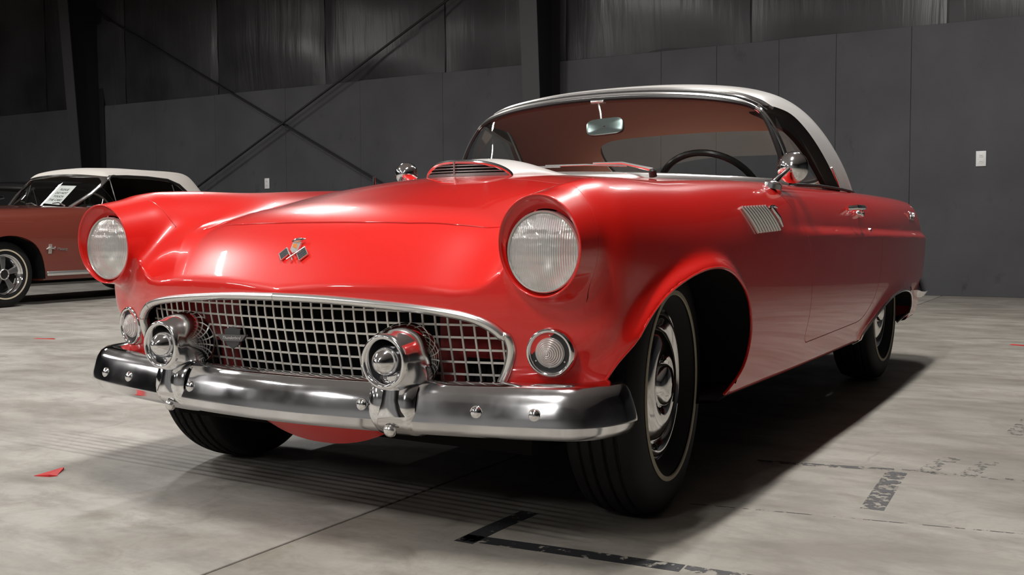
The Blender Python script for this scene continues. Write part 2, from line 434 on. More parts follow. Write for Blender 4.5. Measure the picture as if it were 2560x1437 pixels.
# ------------------------------------------------------------------ hall: floor, walls, ceiling
YW = 9.2
def concrete(name='concrete_floor', tint=(1, 1, 1)):
    m, t, b = nt(name); L = t.links.new
    tc = N(t, 'ShaderNodeTexCoord'); O = tc.outputs['Object']
    def noise(scale, detail=5, rough=.55, vec=None, dist=0.):
        n = N(t, 'ShaderNodeTexNoise'); n.inputs['Scale'].default_value = scale; n.inputs['Detail'].default_value = detail; n.inputs['Roughness'].default_value = rough; n.inputs['Distortion'].default_value = dist
        L(vec if vec else O, n.inputs['Vector']); return n.outputs[0]
    def mapr(v, a, b_, c, d):
        r = N(t, 'ShaderNodeMapRange'); r.inputs[1].default_value = a; r.inputs[2].default_value = b_; r.inputs[3].default_value = c; r.inputs[4].default_value = d; L(v, r.inputs[0]); return r.outputs[0]
    def mix(f, a, b_, typ='MIX'):
        x = N(t, 'ShaderNodeMix', data_type='RGBA', blend_type=typ)
        if hasattr(f, 'links'): L(f, x.inputs[0])
        else: x.inputs[0].default_value = f
        for i, q in ((6, a), (7, b_)):
            if hasattr(q, 'links'): L(q, x.inputs[i])
            else: x.inputs[i].default_value = (*q, 1)
        return x.outputs[2]
    mp = N(t, 'ShaderNodeMapping'); mp.inputs['Scale'].default_value = (.55, 1.25, 1); mp.inputs['Rotation'].default_value = (0, 0, .12); L(O, mp.inputs['Vector'])
    c = mix(mapr(noise(.9, 6), .35, .68, 0, 1), (.33, .314, .280), (.45, .430, .390))
    c = mix(mapr(noise(2.2, 6, .6, mp.outputs[0], .6), .44, .66, 0, .75), c, (.22, .20, .17))
    c = mix(mapr(noise(7, 6, .65, mp.outputs[0]), .46, .70, 0, .55), c, (.16, .148, .13))
    c = mix(mapr(noise(60, 3), .3, .7, 0, .12), c, (.12, .115, .105))
    # hairline scuffs
    vo = N(t, 'ShaderNodeTexVoronoi', feature='DISTANCE_TO_EDGE'); vo.inputs['Scale'].default_value = 1.1
    ds = N(t, 'ShaderNodeMix', data_type='VECTOR'); ds.inputs[0].default_value = .25
    nn = N(t, 'ShaderNodeTexNoise'); nn.inputs['Scale'].default_value = 2.5; L(O, nn.inputs['Vector']); L(O, ds.inputs[4]); L(nn.outputs[1], ds.inputs[5]); L(ds.outputs[1], vo.inputs['Vector'])
    cr = mapr(vo.outputs[0], 0, .006, .35, 0)
    mu = N(t, 'ShaderNodeMath', operation='MULTIPLY'); L(cr, mu.inputs[0]); L(mapr(noise(1.7), .5, .65, 0, 1), mu.inputs[1])
    c = mix(mu.outputs[0], c, (.07, .067, .06))
    vs2 = N(t, 'ShaderNodeTexNoise'); vs2.inputs['Scale'].default_value = 4; vs2.inputs['Detail'].default_value = 8; vs2.inputs['Roughness'].default_value = .75; vs2.inputs['Distortion'].default_value = 1.5; L(O, vs2.inputs['Vector'])
    c = mix(mapr(vs2.outputs[0], .52, .70, 0, .5), c, (.20, .175, .14))
    c = mix(1.0, c, tint, 'MULTIPLY')
    # tyre streaks left across the front of the parking place
    sx = N(t, 'ShaderNodeSeparateXYZ'); L(O, sx.inputs[0])
    mm = lambda op, a, b_=None: _math(t, op, a, b_)
    yy = mm('ADD', sx.outputs[1], mm('MULTIPLY', mm('SINE', mm('MULTIPLY', sx.outputs[0], .9)), .03))
    tri = mm('ABSOLUTE', mm('SUBTRACT', mm('FRACT', mm('MULTIPLY', mm('ADD', yy, 10.02), 26.0)), .5))
    line = mapr(tri, .10, .30, 1, 0)
    band = mm('MULTIPLY', mapr(yy, -.34, -.31, 0, 1), mapr(yy, -.08, -.03, 1, 0))
    run = mm('MULTIPLY', mapr(sx.outputs[0], -1.9, -.6, 0, 1), mapr(sx.outputs[0], .55, .75, 1, 0))
    sk = mm('MULTIPLY', mm('MULTIPLY', line, band), mm('MULTIPLY', run, mapr(noise(3.0, 4, .6, mp.outputs[0]), .3, .6, .22, .68)))
    c = mix(sk, c, (.035, .034, .033))
    L(c, b.inputs['Base Color'])
    L(mapr(noise(3, 5), .3, .7, .42, .62), b.inputs['Roughness']); b.inputs['Specular IOR Level'].default_value = .35
    bp = N(t, 'ShaderNodeBump'); bp.inputs['Strength'].default_value = .12; bp.inputs['Distance'].default_value = .004; L(noise(25, 6, .6), bp.inputs['Height']); L(bp.outputs[0], b.inputs['Normal'])
    return m
def _math(t, op, a, b_=None):
    n = N(t, 'ShaderNodeMath', operation=op)
    for i, q in enumerate((a, b_)):
        if q is None: continue
        if hasattr(q, 'links'): t.links.new(q, n.inputs[i])
        else: n.inputs[i].default_value = q
    return n.outputs[0]
M_CONC = concrete(); M_CONC2 = concrete('concrete_floor_darker', (.80, .785, .76))  # second mix is the same concrete, tinted darker and browner for the right-hand slabs
floor = empty('floor'); tag(floor, kind='structure')
fl0 = MB().box((-26, -12, -.20), (12, YW+.3, -.02)).build('slab_bed', M_DARK, floor, smooth=False)
xj = [-26, -23.7, -18.74, -13.78, -8.82, -3.86, .10, 5.06, 12]; yj = [-12, -7.6, -3.4, 1.52, 4.68, YW+.3]
for i in range(len(xj)-1):
    for j in range(len(yj)-1):
        g = .0035
        MB().bevbox((xj[i]+g, yj[j]+g*.6, -.06), (xj[i+1]-g, yj[j+1]-g*.6, 0), .003).build('slab', M_CONC2 if xj[i] >= .1 else M_CONC, floor, smooth=False)

# --- wall materials
def plywood():
    m, t, b = nt('charcoal_painted_board'); L = t.links.new
    tc = N(t, 'ShaderNodeTexCoord'); O = tc.outputs['Object']
    n1 = N(t, 'ShaderNodeTexNoise'); n1.inputs['Scale'].default_value = 1.3; n1.inputs['Detail'].default_value = 6; L(O, n1.inputs['Vector'])
    cr = N(t, 'ShaderNodeValToRGB'); cr.color_ramp.elements[0].position = .3; cr.color_ramp.elements[0].color = (.054, .054, .060, 1); cr.color_ramp.elements[1].position = .7; cr.color_ramp.elements[1].color = (.076, .076, .083, 1)
    L(n1.outputs[0], cr.inputs[0])
    # dark knots and patched spots
    mp = N(t, 'ShaderNodeMapping'); mp.inputs['Scale'].default_value = (1, 1, .55); L(O, mp.inputs['Vector'])
    n2 = N(t, 'ShaderNodeTexNoise'); n2.inputs['Scale'].default_value = 5; n2.inputs['Detail'].default_value = 7; n2.inputs['Roughness'].default_value = .7; L(mp.outputs[0], n2.inputs['Vector'])
    mr = N(t, 'ShaderNodeMapRange'); mr.inputs[1].default_value = .60; mr.inputs[2].default_value = .72; mr.inputs[3].default_value = 0; mr.inputs[4].default_value = .6; L(n2.outputs[0], mr.inputs[0])
    mx = N(t, 'ShaderNodeMix', data_type='RGBA'); L(mr.outputs[0], mx.inputs[0]); L(cr.outputs[0], mx.inputs[6]); mx.inputs[7].default_value = (.028, .028, .030, 1)
    L(mx.outputs[2], b.inputs['Base Color']); b.inputs['Roughness'].default_value = .62; b.inputs['Specular IOR Level'].default_value = .35
    bp = N(t, 'ShaderNodeBump'); bp.inputs['Strength'].default_value = .25; bp.inputs['Distance'].default_value = .004; L(n2.outputs[0], bp.inputs['Height']); L(bp.outputs[0], b.inputs['Normal'])
    return m
M_BOARD = plywood()
def vinyl():
    m, t, b = nt('black_insulation_vinyl'); L = t.links.new
    tc = N(t, 'ShaderNodeTexCoord'); O = tc.outputs['Object']
    mp = N(t, 'ShaderNodeMapping'); mp.inputs['Scale'].default_value = (3.2, 3.2, .28); L(O, mp.inputs['Vector'])
    n = N(t, 'ShaderNodeTexNoise'); n.inputs['Scale'].default_value = 1.5; n.inputs['Detail'].default_value = 5; n.inputs['Distortion'].default_value = .4; L(mp.outputs[0], n.inputs['Vector'])
    n2 = N(t, 'ShaderNodeTexNoise'); n2.inputs['Scale'].default_value = .8; n2.inputs['Detail'].default_value = 4; L(O, n2.inputs['Vector'])
    cr = N(t, 'ShaderNodeValToRGB'); cr.color_ramp.elements[0].position = .3; cr.color_ramp.elements[0].color = (.014, .014, .015, 1); cr.color_ramp.elements[1].position = .75; cr.color_ramp.elements[1].color = (.052, .052, .055, 1)
    L(n2.outputs[0], cr.inputs[0]); L(cr.outputs[0], b.inputs['Base Color'])
    b.inputs['Roughness'].default_value = .34; b.inputs['Specular IOR Level'].default_value = .5
    bp = N(t, 'ShaderNodeBump'); bp.inputs['Strength'].default_value = .45; bp.inputs['Distance'].default_value = .03; L(n.outputs[0], bp.inputs['Height']); L(bp.outputs[0], b.inputs['Normal'])
    return m
M_VINYL = vinyl()
M_BEAM = pbr('black_steel', (.010, .010, .011), .55)
M_BEAM_LIT = pbr('black_steel_lit', (.045, .045, .047), .55)  # lighter copy of the black steel: light on the front flange put into colour
M_PLATE = pbr('white_plastic', (.80, .80, .80), .4)
M_CEIL = pbr('grey_ceiling', (.42, .42, .43), .8)
M_FWALL = pbr('grey_wall_paint', (.20, .20, .205), .7)

wall = empty('wall_back', (0, YW, 0)); tag(wall, kind='structure')
ZP = 2.83
MB().box((-26, .02, 0), (12, .3, 6.4)).build('wall_backing', M_BEAM, wall, smooth=False)
seams = [-26, -21.6, -18.5, -15.44, -13.0, -11.9, -10.54, -9.07, -7.65, -6.23, -4.6, -3.07, -2.38, -1.65, -1.02, -.24, 1.35, 2.57, 3.8, 5.0, 7.4, 9.8, 12]
for i in range(len(seams)-1):
    a, b = seams[i], seams[i+1]; o = random.uniform(0, .002)
    MB().bevbox((a+.0015, -.012-o, 0.0), (b-.0015, .02, ZP+random.uniform(-.004, .004)), .003).build('wall_panel', M_BOARD, wall, smooth=False)
us = [-26, -23.0, -20.9, -18.8, -16.7, -14.7, -12.61, -10.46, -8.29, -6.19, -4.35, -1.98, .11, 2.2, 4.3, 6.4, 8.5, 12]
for i in range(len(us)-1):
    a, b = us[i]+.012, us[i+1]-.012; rows = []
    ph = random.uniform(0, 6)
    for k in range(25):
        z = ZP+.0+(6.3-ZP)*k/24; row = []
        for j in range(17):
            u = j/16; x = a+(b-a)*u
            bul = .055*(1-(2*u-1)**4)*(1-math.exp(-k/2.0))+.010*math.sin(7*u+ph+.8*math.sin(k*.5))*(1-(2*u-1)**4)+.006*math.sin(k*1.1+ph*2+3*u)
            row.append((x, .012-bul, z))
        rows.append(row)
    MB().grid(rows[::-1]).build('insulation_panel', M_VINYL, wall)
for nm, lo, hi in (('wall_left', (-26.3, -12, 0), (-26, YW, 6.4)), ('wall_right', (12, -12, 0), (12.3, YW, 6.4)), ('wall_front', (-26, -12.3, 0), (12, -12, 6.4))):
    w_ = MB().box(lo, hi).build(nm, M_FWALL if nm == 'wall_front' else M_BOARD, None, smooth=False); tag(w_, kind='structure')
ce = MB().box((-26, -12.3, 6.4), (12, YW+.3, 6.6)).build('ceiling', M_CEIL, None, smooth=False); tag(ce, kind='structure')

# --- tapered frame columns
def column(x, lab):
    c = empty('frame_column', (x, YW-.02, 0)); tag(c, lab, 'column')
    d0, d1, zt = .38, .78, 6.35; hw = .12
    def pl(name, pts, mat):
        MB().add(pts, [(0, 1, 2, 3), (7, 6, 5, 4), (0, 4, 5, 1), (1, 5, 6, 2), (2, 6, 7, 3), (3, 7, 4, 0)]).build(name, mat, c, smooth=False)
    def slab(x0, x1, ya, yb, yc, yd, name, mat):   # bottom y range ya..yb, top yc..yd
        pl(name, [(x0, ya, 0), (x1, ya, 0), (x1, yb, 0), (x0, yb, 0), (x0, yc, zt), (x1, yc, zt), (x1, yd, zt), (x0, yd, zt)], mat)
    slab(-hw, hw, -d0, -d0+.014, -d1, -d1+.014, 'front_flange', M_BEAM_LIT)
    slab(-.006, .006, -d0+.014, -.016, -d1+.014, -.016, 'web', M_BEAM)
    slab(-hw, hw, -.016, -.002, -.016, -.002, 'back_flange', M_BEAM)
    MB().bevbox((-.18, -d0-.05, 0), (.18, 0, .02), .003).build('base_plate', M_BEAM, c)
    return c
column(-4.55, 'black tapered steel column behind the hardtop of the red coupe')
column(-13.25, 'black tapered steel column standing behind the convertible')
# --- crossed brace rods
def rod(p0, p1, lab, yoff):
    r = empty('brace_rod', (p0[0], YW, p0[1])); tag(r, lab, 'brace rod', 'crossed wall braces')
    d = Vector((p1[0]-p0[0], 0, p1[1]-p0[1]))
    MB().tube([(0, yoff, 0), (d.x, yoff, d.z)], .016, 10).build('rod', M_BEAM, r)
    for q in (0, 1): MB().lathe([(.03, -.06), (.03, .06)], 10, axisM(Vector((0, yoff, 0))+d*(.03+.94*q), d)).build('clevis', M_BEAM, r)
rod((-13.15, .26), (-4.75, 4.39), 'thin dark brace rod rising to the right across the wall', -.14)
rod((-13.15, 4.37), (-4.75, .12), 'thin dark brace rod falling to the right across the wall', -.10)
# --- socket plates
def outlet(x, z, lab):
    o = empty('wall_outlet', (x, YW-.016, z)); tag(o, lab, 'outlet', 'white socket plates')
    MB().bevbox((-.048, -.008, -.078), (.048, 0, .078), .003).build('cover_plate', M_PLATE, o)
    for s in (-1, 1):
        MB().bevbox((-.020, -.0105, s*.030-.017), (.020, -.007, s*.030+.017), .003).build('socket', M_PLATE, o)
        for k in (-1, 1): MB().box((k*.007-.0015, -.0112, s*.030-.004), (k*.007+.0015, -.0104, s*.030+.008)).build('slot', M_BLACK, o, smooth=False)
outlet(.455, 1.42, 'white socket plate on the wall right of the red coupe')
outlet(-9.457, 1.43, 'white socket plate on the wall above the far fender of the red coupe')

# --- tape and marks on the floor
def worn(name, col, keep):
    m, t, b = nt(name); L = t.links.new
    b.inputs['Base Color'].default_value = (*col, 1); b.inputs['Roughness'].default_value = .55
    tc = N(t, 'ShaderNodeTexCoord'); n = N(t, 'ShaderNodeTexNoise'); n.inputs['Scale'].default_value = 26; n.inputs['Detail'].default_value = 6; n.inputs['Roughness'].default_value = .65
    mr = N(t, 'ShaderNodeMapRange'); mr.inputs[1].default_value = keep-.04; mr.inputs[2].default_value = keep+.04; mr.inputs[3].default_value = 1; mr.inputs[4].default_value = 0
    L(tc.outputs['Object'], n.inputs['Vector']); L(n.outputs[0], mr.inputs[0]); L(mr.outputs[0], b.inputs['Alpha'])
    return m
M_T1 = worn('black_tape', (.022, .022, .025), .585); M_T2 = worn('worn_tape', (.05, .05, .052), .50); M_T3 = worn('tape_residue', (.09, .088, .082), .44)
M_TR = pbr('red_tape', (.62, .03, .03), .5)
def strip(pts, w, mat, lab, nm='floor_tape', group=None, h=.0006, cat='tape'):
    P = [Vector((x, y, 0)) for x, y in pts]; rows = []
    o = P[0]
    for i, p in enumerate(P):
        a = P[max(i-1, 0)]; c = P[min(i+1, len(P)-1)]; t_ = (c-a).normalized(); nr = Vector((-t_.y, t_.x, 0))*w/2
        rows.append([p-o-nr+Vector((0, 0, 0)), p-o-nr+Vector((0, 0, h)), p-o+nr+Vector((0, 0, h)), p-o+nr])
    mb = MB().grid(rows); mb.F += [(0, 1, 2, 3), tuple(len(mb.V)-4+k for k in (3, 2, 1, 0))]
    ob = mb.build(nm, mat, None, smooth=False); ob.location = o
    tag(ob, lab, cat, group); return ob
strip([(.462, -.470), (.462, -.33), (.470, -.165)], .052, M_T1, 'short leg of black floor tape in front of the near front tyre')
strip([(.440, -.436), (.62, -.420), (.80, -.404), (.98, -.390)], .050, M_T1, 'long black floor tape strip running right from the tape corner')
strip([(.985, -.390), (1.15, -.378), (1.3, -.366)], .048, M_T2, 'broken end of black tape at the bottom edge of the photo')
strip([(.80, .705), (1.0, .745), (1.20, .790)], .034, M_T2, 'thin worn dark tape line beside the near side of the red coupe')
strip([(1.236, .30), (1.222, .56), (1.212, .770)], .060, M_T2, 'faded tape bar pointing towards the camera right of the red coupe')
strip([(1.28, .80), (1.33, 1.05)], .055, M_T3, 'faint short tape mark just beyond the faded tape bar')
strip([(1.40, .82), (1.44, 1.05)], .05, M_T3, 'faint short tape mark near the right edge of the photo')
strip([(1.22, .80), (1.40, .815), (1.60, .835)], .028, M_T3, 'faint dotted tape residue running to the right edge')
strip([(1.46, 1.55), (1.50, 2.05)], .06, M_T3, 'faint tape ladder at the right edge of the photo farther back')
strip([(.80, .118), (1.10, .170), (1.35, .212), (1.65, .262), (2.0, .32)], .005, M_T2, 'hairline dark crack across the floor right of the red coupe', nm='floor_crack', cat='crack')
def scrap(pts, lab):
    o = Vector((sum(p[0] for p in pts)/len(pts), sum(p[1] for p in pts)/len(pts), 0)); n = len(pts)
    V = [(x-o.x, y-o.y, 0) for x, y in pts]+[(x-o.x, y-o.y, .0015+.006*((i % 3) == 1)) for i, (x, y) in enumerate(pts)]
    mb = MB().add(V, [tuple(range(n))[::-1], tuple(range(n, 2*n))]+[(i, (i+1) % n, n+(i+1) % n, n+i) for i in range(n)])
    ob = mb.build('red_tape_scrap', M_TR, None, smooth=False); ob.location = o; tag(ob, lab, 'tape scrap', 'red tape scraps on the floor'); return ob
scrap([(-1.035, -.560), (-.985, -.545), (-.972, -.525), (-.985, -.515), (-1.03, -.46), (-1.055, -.455), (-1.045, -.50)], 'torn red tape scrap on the floor at the lower left')
scrap([(1.17, 4.58), (1.26, 4.56), (1.27, 4.60), (1.18, 4.63)], 'small red tape scrap at the right edge of the floor')
scrap([(-4.66, 1.93), (-4.50, 1.97), (-4.50, 1.99), (-4.66, 1.96)], 'thin red tape sliver on the far floor left of the red coupe')

# ------------------------------------------------------------------ the red car: implicit body
KX = [0, .15, .3, .42, .52, .62, .71, .80, .90]
KY = [-.62, -.52, -.43, -.25, 0, .2, .6, 1.0, 1.6, 2.2, 2.8, 3.3, 3.8]
HT = np.array([
 [.568, .566, .552, .530, .510, .600, .800, .800, .760],
 [.690, .687, .672, .644, .615, .665, .815, .812, .770],
 [.763, .760, .749, .727, .704, .738, .825, .822, .780],
 [.822, .820, .808, .788, .764, .793, .842, .834, .785],
 [.872, .869, .856, .838, .818, .834, .859, .848, .800],
 [.902, .898, .885, .866, .850, .856, .870, .857, .805],
 [.922, .918, .907, .893, .880, .879, .885, .871, .820],
 [.930, .928, .922, .912, .902, .896, .893, .879, .830],
 [.930, .928, .924, .916, .908, .900, .893, .880, .835],
 [.925, .923, .919, .913, .906, .899, .893, .880, .835],
 [.895, .893, .890, .888, .888, .890, .890, .877, .830],
 [.855, .854, .852, .853, .862, .876, .886, .873, .830],
 [.800, .800, .800, .808, .828, .855, .874, .862, .815]])
H_ = Tab(KX, KY, HT.T)
WZ = [.15, .3, .4, .5, .6, .7, .8, .9]
WY = [-.6, -.43, -.25, 0, .4, 1.0, 1.6, 2.2, 2.8, 3.3, 3.8]
wmax = np.array([.806, .826, .843, .860, .869, .875, .876, .874, .866, .849, .822])
wofs = np.array([-.075, -.030, -.010, -.0015, 0, -.0015, -.010, -.022])
WT = wmax[:, None]+wofs[None, :]*np.linspace(.9, 1.1, 11)[:, None]
W_ = Tab(WY, WZ, WT)
FX = [0, .2, .4, .55, .62, .70, .78, .86]
FZ = [.15, .30, .45, .55, .65, .85]
fp = np.array([-.597, -.581, -.556, -.521, -.500, -.472, -.447, -.405])
FT = np.stack([fp+.10, fp+.055, fp+.020, fp, fp+.0, fp+.02], 1)
F_ = Tab(FX, FZ, FT)
POD = (.711, .708, .100, .122)
SEAM = -.425
ARCHF = curve([(-.375,.05),(-.39,.25),(-.395,.36),(-.375,.44),(-.32,.515),(-.225,.576),(-.10,.616),(.03,.636),(.14,.633),(.235,.606),(.32,.553),(.36,.48),(.366,.42),(.345,.35),(.29,.29),(.22,.23),(.18,.05)], 4)
ARCHR = curve([(1.945,.05),(1.95,.25),(1.968,.301),(2.235,.38),(2.489,.423),(2.723,.433),(2.926,.416),(3.04,.375),(3.11,.30),(3.12,.05)], 4)
arch_f = poly_sd(ARCHF); arch_r = poly_sd(ARCHR)
arch_fb = bake2(arch_f, -.8, .8, .0, 1.0); arch_rb = bake2(arch_r, 1.5, 3.5, .0, .8)
def pod_e(X, y, z):
    w = smax((SEAM-y)/.12, 0*y, .3); u = (X-POD[0])/(.107-.003*w); v = (z-(.7085-.005*w))/(.1295-.0170*w)
    return (np.sqrt(u*u+v*v+1e-9)-1)*.105, np.arctan2(v, u)
def lip_y(th): return -.531-.017*((1+np.sin(th))/2)**1.2-.006*np.maximum(0, np.cos(th))
def crease_z(y): return .735-.016*(y-.8)
def body_f(x, y, z):
    X = np.sqrt(x*x+1e-6)
    W = W_(y, z)
    st = sstep((y-.55)/.9)*.016*(1+.5*sstep((y-2.3)/1.2))
    W = W-st*sstep((z-crease_z(y)+.020)/.040)
    af = arch_fb(y, z); W = W+.026*np.exp(-np.square(np.maximum(af, 0)/.024))*sstep((z-.18)/.2)
    ar = arch_rb(y, z); W = W+.012*np.exp(-np.square(np.maximum(ar, 0)/.03))*sstep((z-.18)/.15)
    ds = X-W
    dt = (z-H_(X, y))*.8
    df = (F_(X, z)-y)*.9
    rr = 3.70+.05*np.cos(np.clip((z-.68)/.25, -1, 1)*PI)-.10*(X/.8)**4-.02
    dr = (y-rr)*.95
    f = smax(ds, dt, .17)
    f = smax(f, df, .12-.108*sstep((z-.42)/.12)+.055*sstep((X-.6)/.15))
    f = smax(f, dr, .075)
    # headlamp pod
    e, tt = pod_e(X, y, z)
    pod = smax(e, -.66-y, .02)
    pod = smax(pod, y-.55, .1)+.10*sstep((y+.30)/.8)
    f = smin(f, pod, .040+.055*sstep((y+.47)/.16))
    bot = .215+.04*sstep((X-.55)/.3)+.11*sstep((-.22-y)/.16)
    f = smax(f, bot-z, .03)
    return f

def build_body(h=.013):
    V, T, Nn = nets(body_f, (0, -.70, .18), (.96, 3.95, .98), h)
    return Sheet(V, T, Nn)

# ------------------------------------------------------------------ the red car: cuts and parts
CAR = empty('coupe')
tag(CAR, 'red two-seat vintage coupe with white hardtop and chrome bumper in the foreground', 'car')
BODY = build_body()
absx = lambda f: (lambda x, y, z: f(np.abs(x), y, z))

# cabin shell function
GX = [0, .2, .4, .52, .62, .74]
gy = np.array([.7, 1.0, 1.2, 1.4, 1.6, 1.8, 2.0, 2.3, 2.6, 2.9])
gc = np.array([1.14, 1.225, 1.272, 1.308, 1.328, 1.335, 1.325, 1.285, 1.21, 1.10])
gd = np.array([0, .004, .022, .045, .080, .150])
HR = Tab(GX, gy, gc[None, :]-gd[:, None])
wz = np.array([.86, .95, 1.05, 1.15, 1.25, 1.33]); ww = np.array([.748, .732, .708, .678, .638, .590])
wy = np.array([.7, 1.3, 1.8, 2.1, 2.3, 2.6, 2.9]); wd_ = np.array([0, 0, .002, .008, .022, .075, .16])
WR = Tab(wy, wz, ww[None, :]-wd_[:, None])
fx = np.array([0, .2, .4, .55, .66, .74]); fz = np.array([.86, .93, 1.24, 1.34])
fb = np.array([.81, .84, .93, 1.05, 1.17, 1.30]); ft = np.array([1.19, 1.203, 1.245, 1.30, 1.37, 1.45])
FR = Tab(fx, fz, np.stack([fb+(ft-fb)*(z-.93)/.31 for z in fz], 1))
rx = np.array([0, .3, .5, .62, .72]); rb = np.array([2.80, 2.77, 2.70, 2.60, 2.45]); rt = np.array([2.32, 2.28, 2.15, 2.02, 1.90])
RR = Tab(rx, np.array([.86, .95, 1.25, 1.36]), np.stack([rb+(rt-rb)*(z-.95)/.30 for z in (.86, .95, 1.25, 1.36)], 1))
def cabin_f(x, y, z):
    X = np.sqrt(x*x+1e-6)
    f = smax(X-WR(y, z), (z-HR(X, y))*.95, .20)
    f = smax(f, (FR(X, z)-y)*.75, .11)
    f = smax(f, (y-RR(X, z))*.65, .20)
    return f

def mirror_poly(P):
    P = [tuple(p) for p in P]; return P+[(-a, b) for a, b in P[::-1] if abs(a) > 1e-6]

# --- cabin opening in the body
def cockpit(x, y, z):
    g = cabin_f(x, y, np.full_like(x, .92))+.045
    return np.where(z > .8, g, .2)
BODY = BODY.split(cockpit)[1]
# --- headlamp pods: cut off at the lip, part at the seam
def pod_cut(x, y, z):
    e, th = pod_e(np.abs(x), y, z); return np.where((np.abs(x) > .5) & (z > .55), lip_y(th)-y, -.3)
BODY = BODY.split(pod_cut)[0]
def pod_seam(d):
    def g(x, y, z):
        e, th = pod_e(np.abs(x), y, z); return np.where((np.abs(x) > .5) & (z > .55), np.maximum(y-SEAM+.042*np.cos(th)+d, e-.022), .3)
    return g
BEZ, rest = BODY.split(pod_seam(.0012)); BODY = rest.split(pod_seam(-.0004))[1]
# --- wheel openings
def side_only(g2, lim=.5): return lambda x, y, z: np.where(np.abs(x) > lim, g2(y, z), .3+np.abs(y)*0)
BODY = BODY.split(side_only(arch_f))[1]
BODY = BODY.split(side_only(arch_r))[1]
# --- grille opening
GR = [(0, .586), (.15, .583), (.30, .575), (.42, .565), (.51, .552), (.565, .532), (.597, .503), (.609, .470), (.600, .430), (.577, .385), (.55, .362), (.4, .356), (.2, .353), (0, .352)]
GRC = curve(mirror_poly(GR), 4, True)
gsd = poly_sd(GRC)
BODY = BODY.split(lambda x, y, z: np.where(y < -.35, gsd(x, z), .3))[1]
# --- bonnet
HOOD = mirror_poly([(0, -.437), (.15, -.434), (.28, -.424), (.40, -.400), (.475, -.375), (.505, -.355), (.510, -.33), (.506, -.25), (.506, 0), (.518, .35), (.535, .66), (.53, .70), (.45, .695), (.3, .66), (.15, .64), (0, .635)])
hsd = poly_sd(HOOD); topz = lambda g2, z0: (lambda x, y, z: np.where(z > z0, g2(x, y), .3))
hood, rest = BODY.split(lambda x, y, z: topz(hsd, .6)(x, y, z)+.0036)
BODY = rest.split(lambda x, y, z: topz(hsd, .6)(x, y, z)-.0030)[1]
hood.obj('hood', M_RED, CAR)
# --- doors
DOOR = list(map(tuple, curve([(.78, .95), (.82, .90), (.87, .845), (.93, .79), (1.02, .70), (1.060, .58), (1.052, .45), (1.03, .37), (1.06, .345)], 4)))+list(map(tuple, curve([(1.75, .352), (1.90, .362), (2.06, .42), (2.16, .50), (2.205, .60), (2.215, .70), (2.19, .80), (2.14, .90), (2.12, .95)], 4)))
dsd = poly_sd(DOOR)
dr, rest = BODY.split(lambda x, y, z: side_only(dsd, .62)(x, y, z)+.0022)
BODY = rest.split(lambda x, y, z: side_only(dsd, .62)(x, y, z)-.0012)[1]
cx = dr.cen()[:, 0]
door_l = dr.keep(cx > 0).obj('door', M_RED, CAR); door_r = dr.keep(cx < 0).obj('door', M_RED, CAR)
bn = BODY.N[BODY.T].mean(1); bc = BODY.cen(); under = (bn[:, 2] < -.55) & (bc[:, 2] < .40)
BODY.keep(under).obj('underbody', M_DARK, CAR, rim=0)
BODY.keep(~under).obj('body_shell', M_RED, CAR, rim=.005)

# --- wheel housings, floor pan
def housing(curve_pts, s, xi):
    mb = MB(); P = [(y, z) for y, z in curve_pts if z > .30]
    Q = np.array([(s*.86, y, z) for y, z in P])
    for _ in range(6): Q[:, 0] -= s*.9*body_f(Q[:, 0], Q[:, 1], np.maximum(Q[:, 2], .34))
    mb.grid([[(x-s*.008, y, z) for x, y, z in Q], [(s*xi, y, z) for y, z in P]])
    mb.add([(s*xi, y, z) for y, z in P], [tuple(range(len(P)))]); return mb
for s in (-1, 1):
    housing(ARCHF, s, .42).build('wheel_housing', M_DARK, CAR, smooth=False)
    housing(ARCHR, s, .45).build('wheel_housing', M_DARK, CAR, smooth=False)
MB().box((-.60, -.38, .205), (.60, 3.5, .245)).build('floor_pan', M_DARK, CAR, smooth=False)
# red stone shield under the bumper
mb = MB(); rows = []
for i in range(21):
    x = -.30+.6*i/20; z0 = .185+.085*(abs(x)/.28)**2.2
    rows.append([(x, -.52+.1*(abs(x)/.4)**2, .32), (x, -.485+.08*(abs(x)/.4)**2, max(z0+.02, .25)), (x, -.43, z0), (x, -.25, max(z0+.02, .21)), (x, -.1, .25)])
mb.grid(rows); mb.build('stone_shield', M_RED, CAR)

# --- radiator and baffles behind the grille
MB().bevbox((-.36, -.36, .24), (.36, -.28, .62), .01).build('radiator', M_DARK, CAR)
for s in (-1, 1):
    MB().grid([[(s*x, -.38-.0*x, z) for z in (.30, .45, .60)] for x in (.34, .5, .64)]).build('baffle', M_REDTRIM, CAR)

# --- grille
GRL = empty('grille', parent=CAR)
def gy_(x, z): return float(F_(np.array([abs(x)]), np.array([z]))[0])
def inside_g(x, z, m=.0): return gsd(np.array([x]), np.array([z]))[0] < -m
gxs = [.0155+.031*i for i in range(20)]; gxs = sorted([-a for a in gxs]+gxs)
gzs = [.372+.0295*i for i in range(8)]
def ribbon(P, wdir, w, d, mb):
    """flat bar: face width w along wdir, depth d along +y"""
    wv = Vector(wdir)*w/2; rows = []
    for p in P:
        p = Vector(p); rows.append([p-wv, p+wv, p+wv+Vector((0, d, 0)), p-wv+Vector((0, d, 0))])
    mb.grid(rows, closev=True); return mb
REC = .034
for x in gxs:
    zz = [z for z in np.arange(.36, .585, .006) if inside_g(x, z, .004)]
    if len(zz) < 4: continue
    a, b = zz[0], zz[-1]; P = [(x, gy_(x, z)+REC, z) for z in np.linspace(a, b, 6)]
    ribbon(P, (1, 0, 0), .0050, .0030, MB()).build('grille_bar', M_GRILLE, GRL, smooth=False)
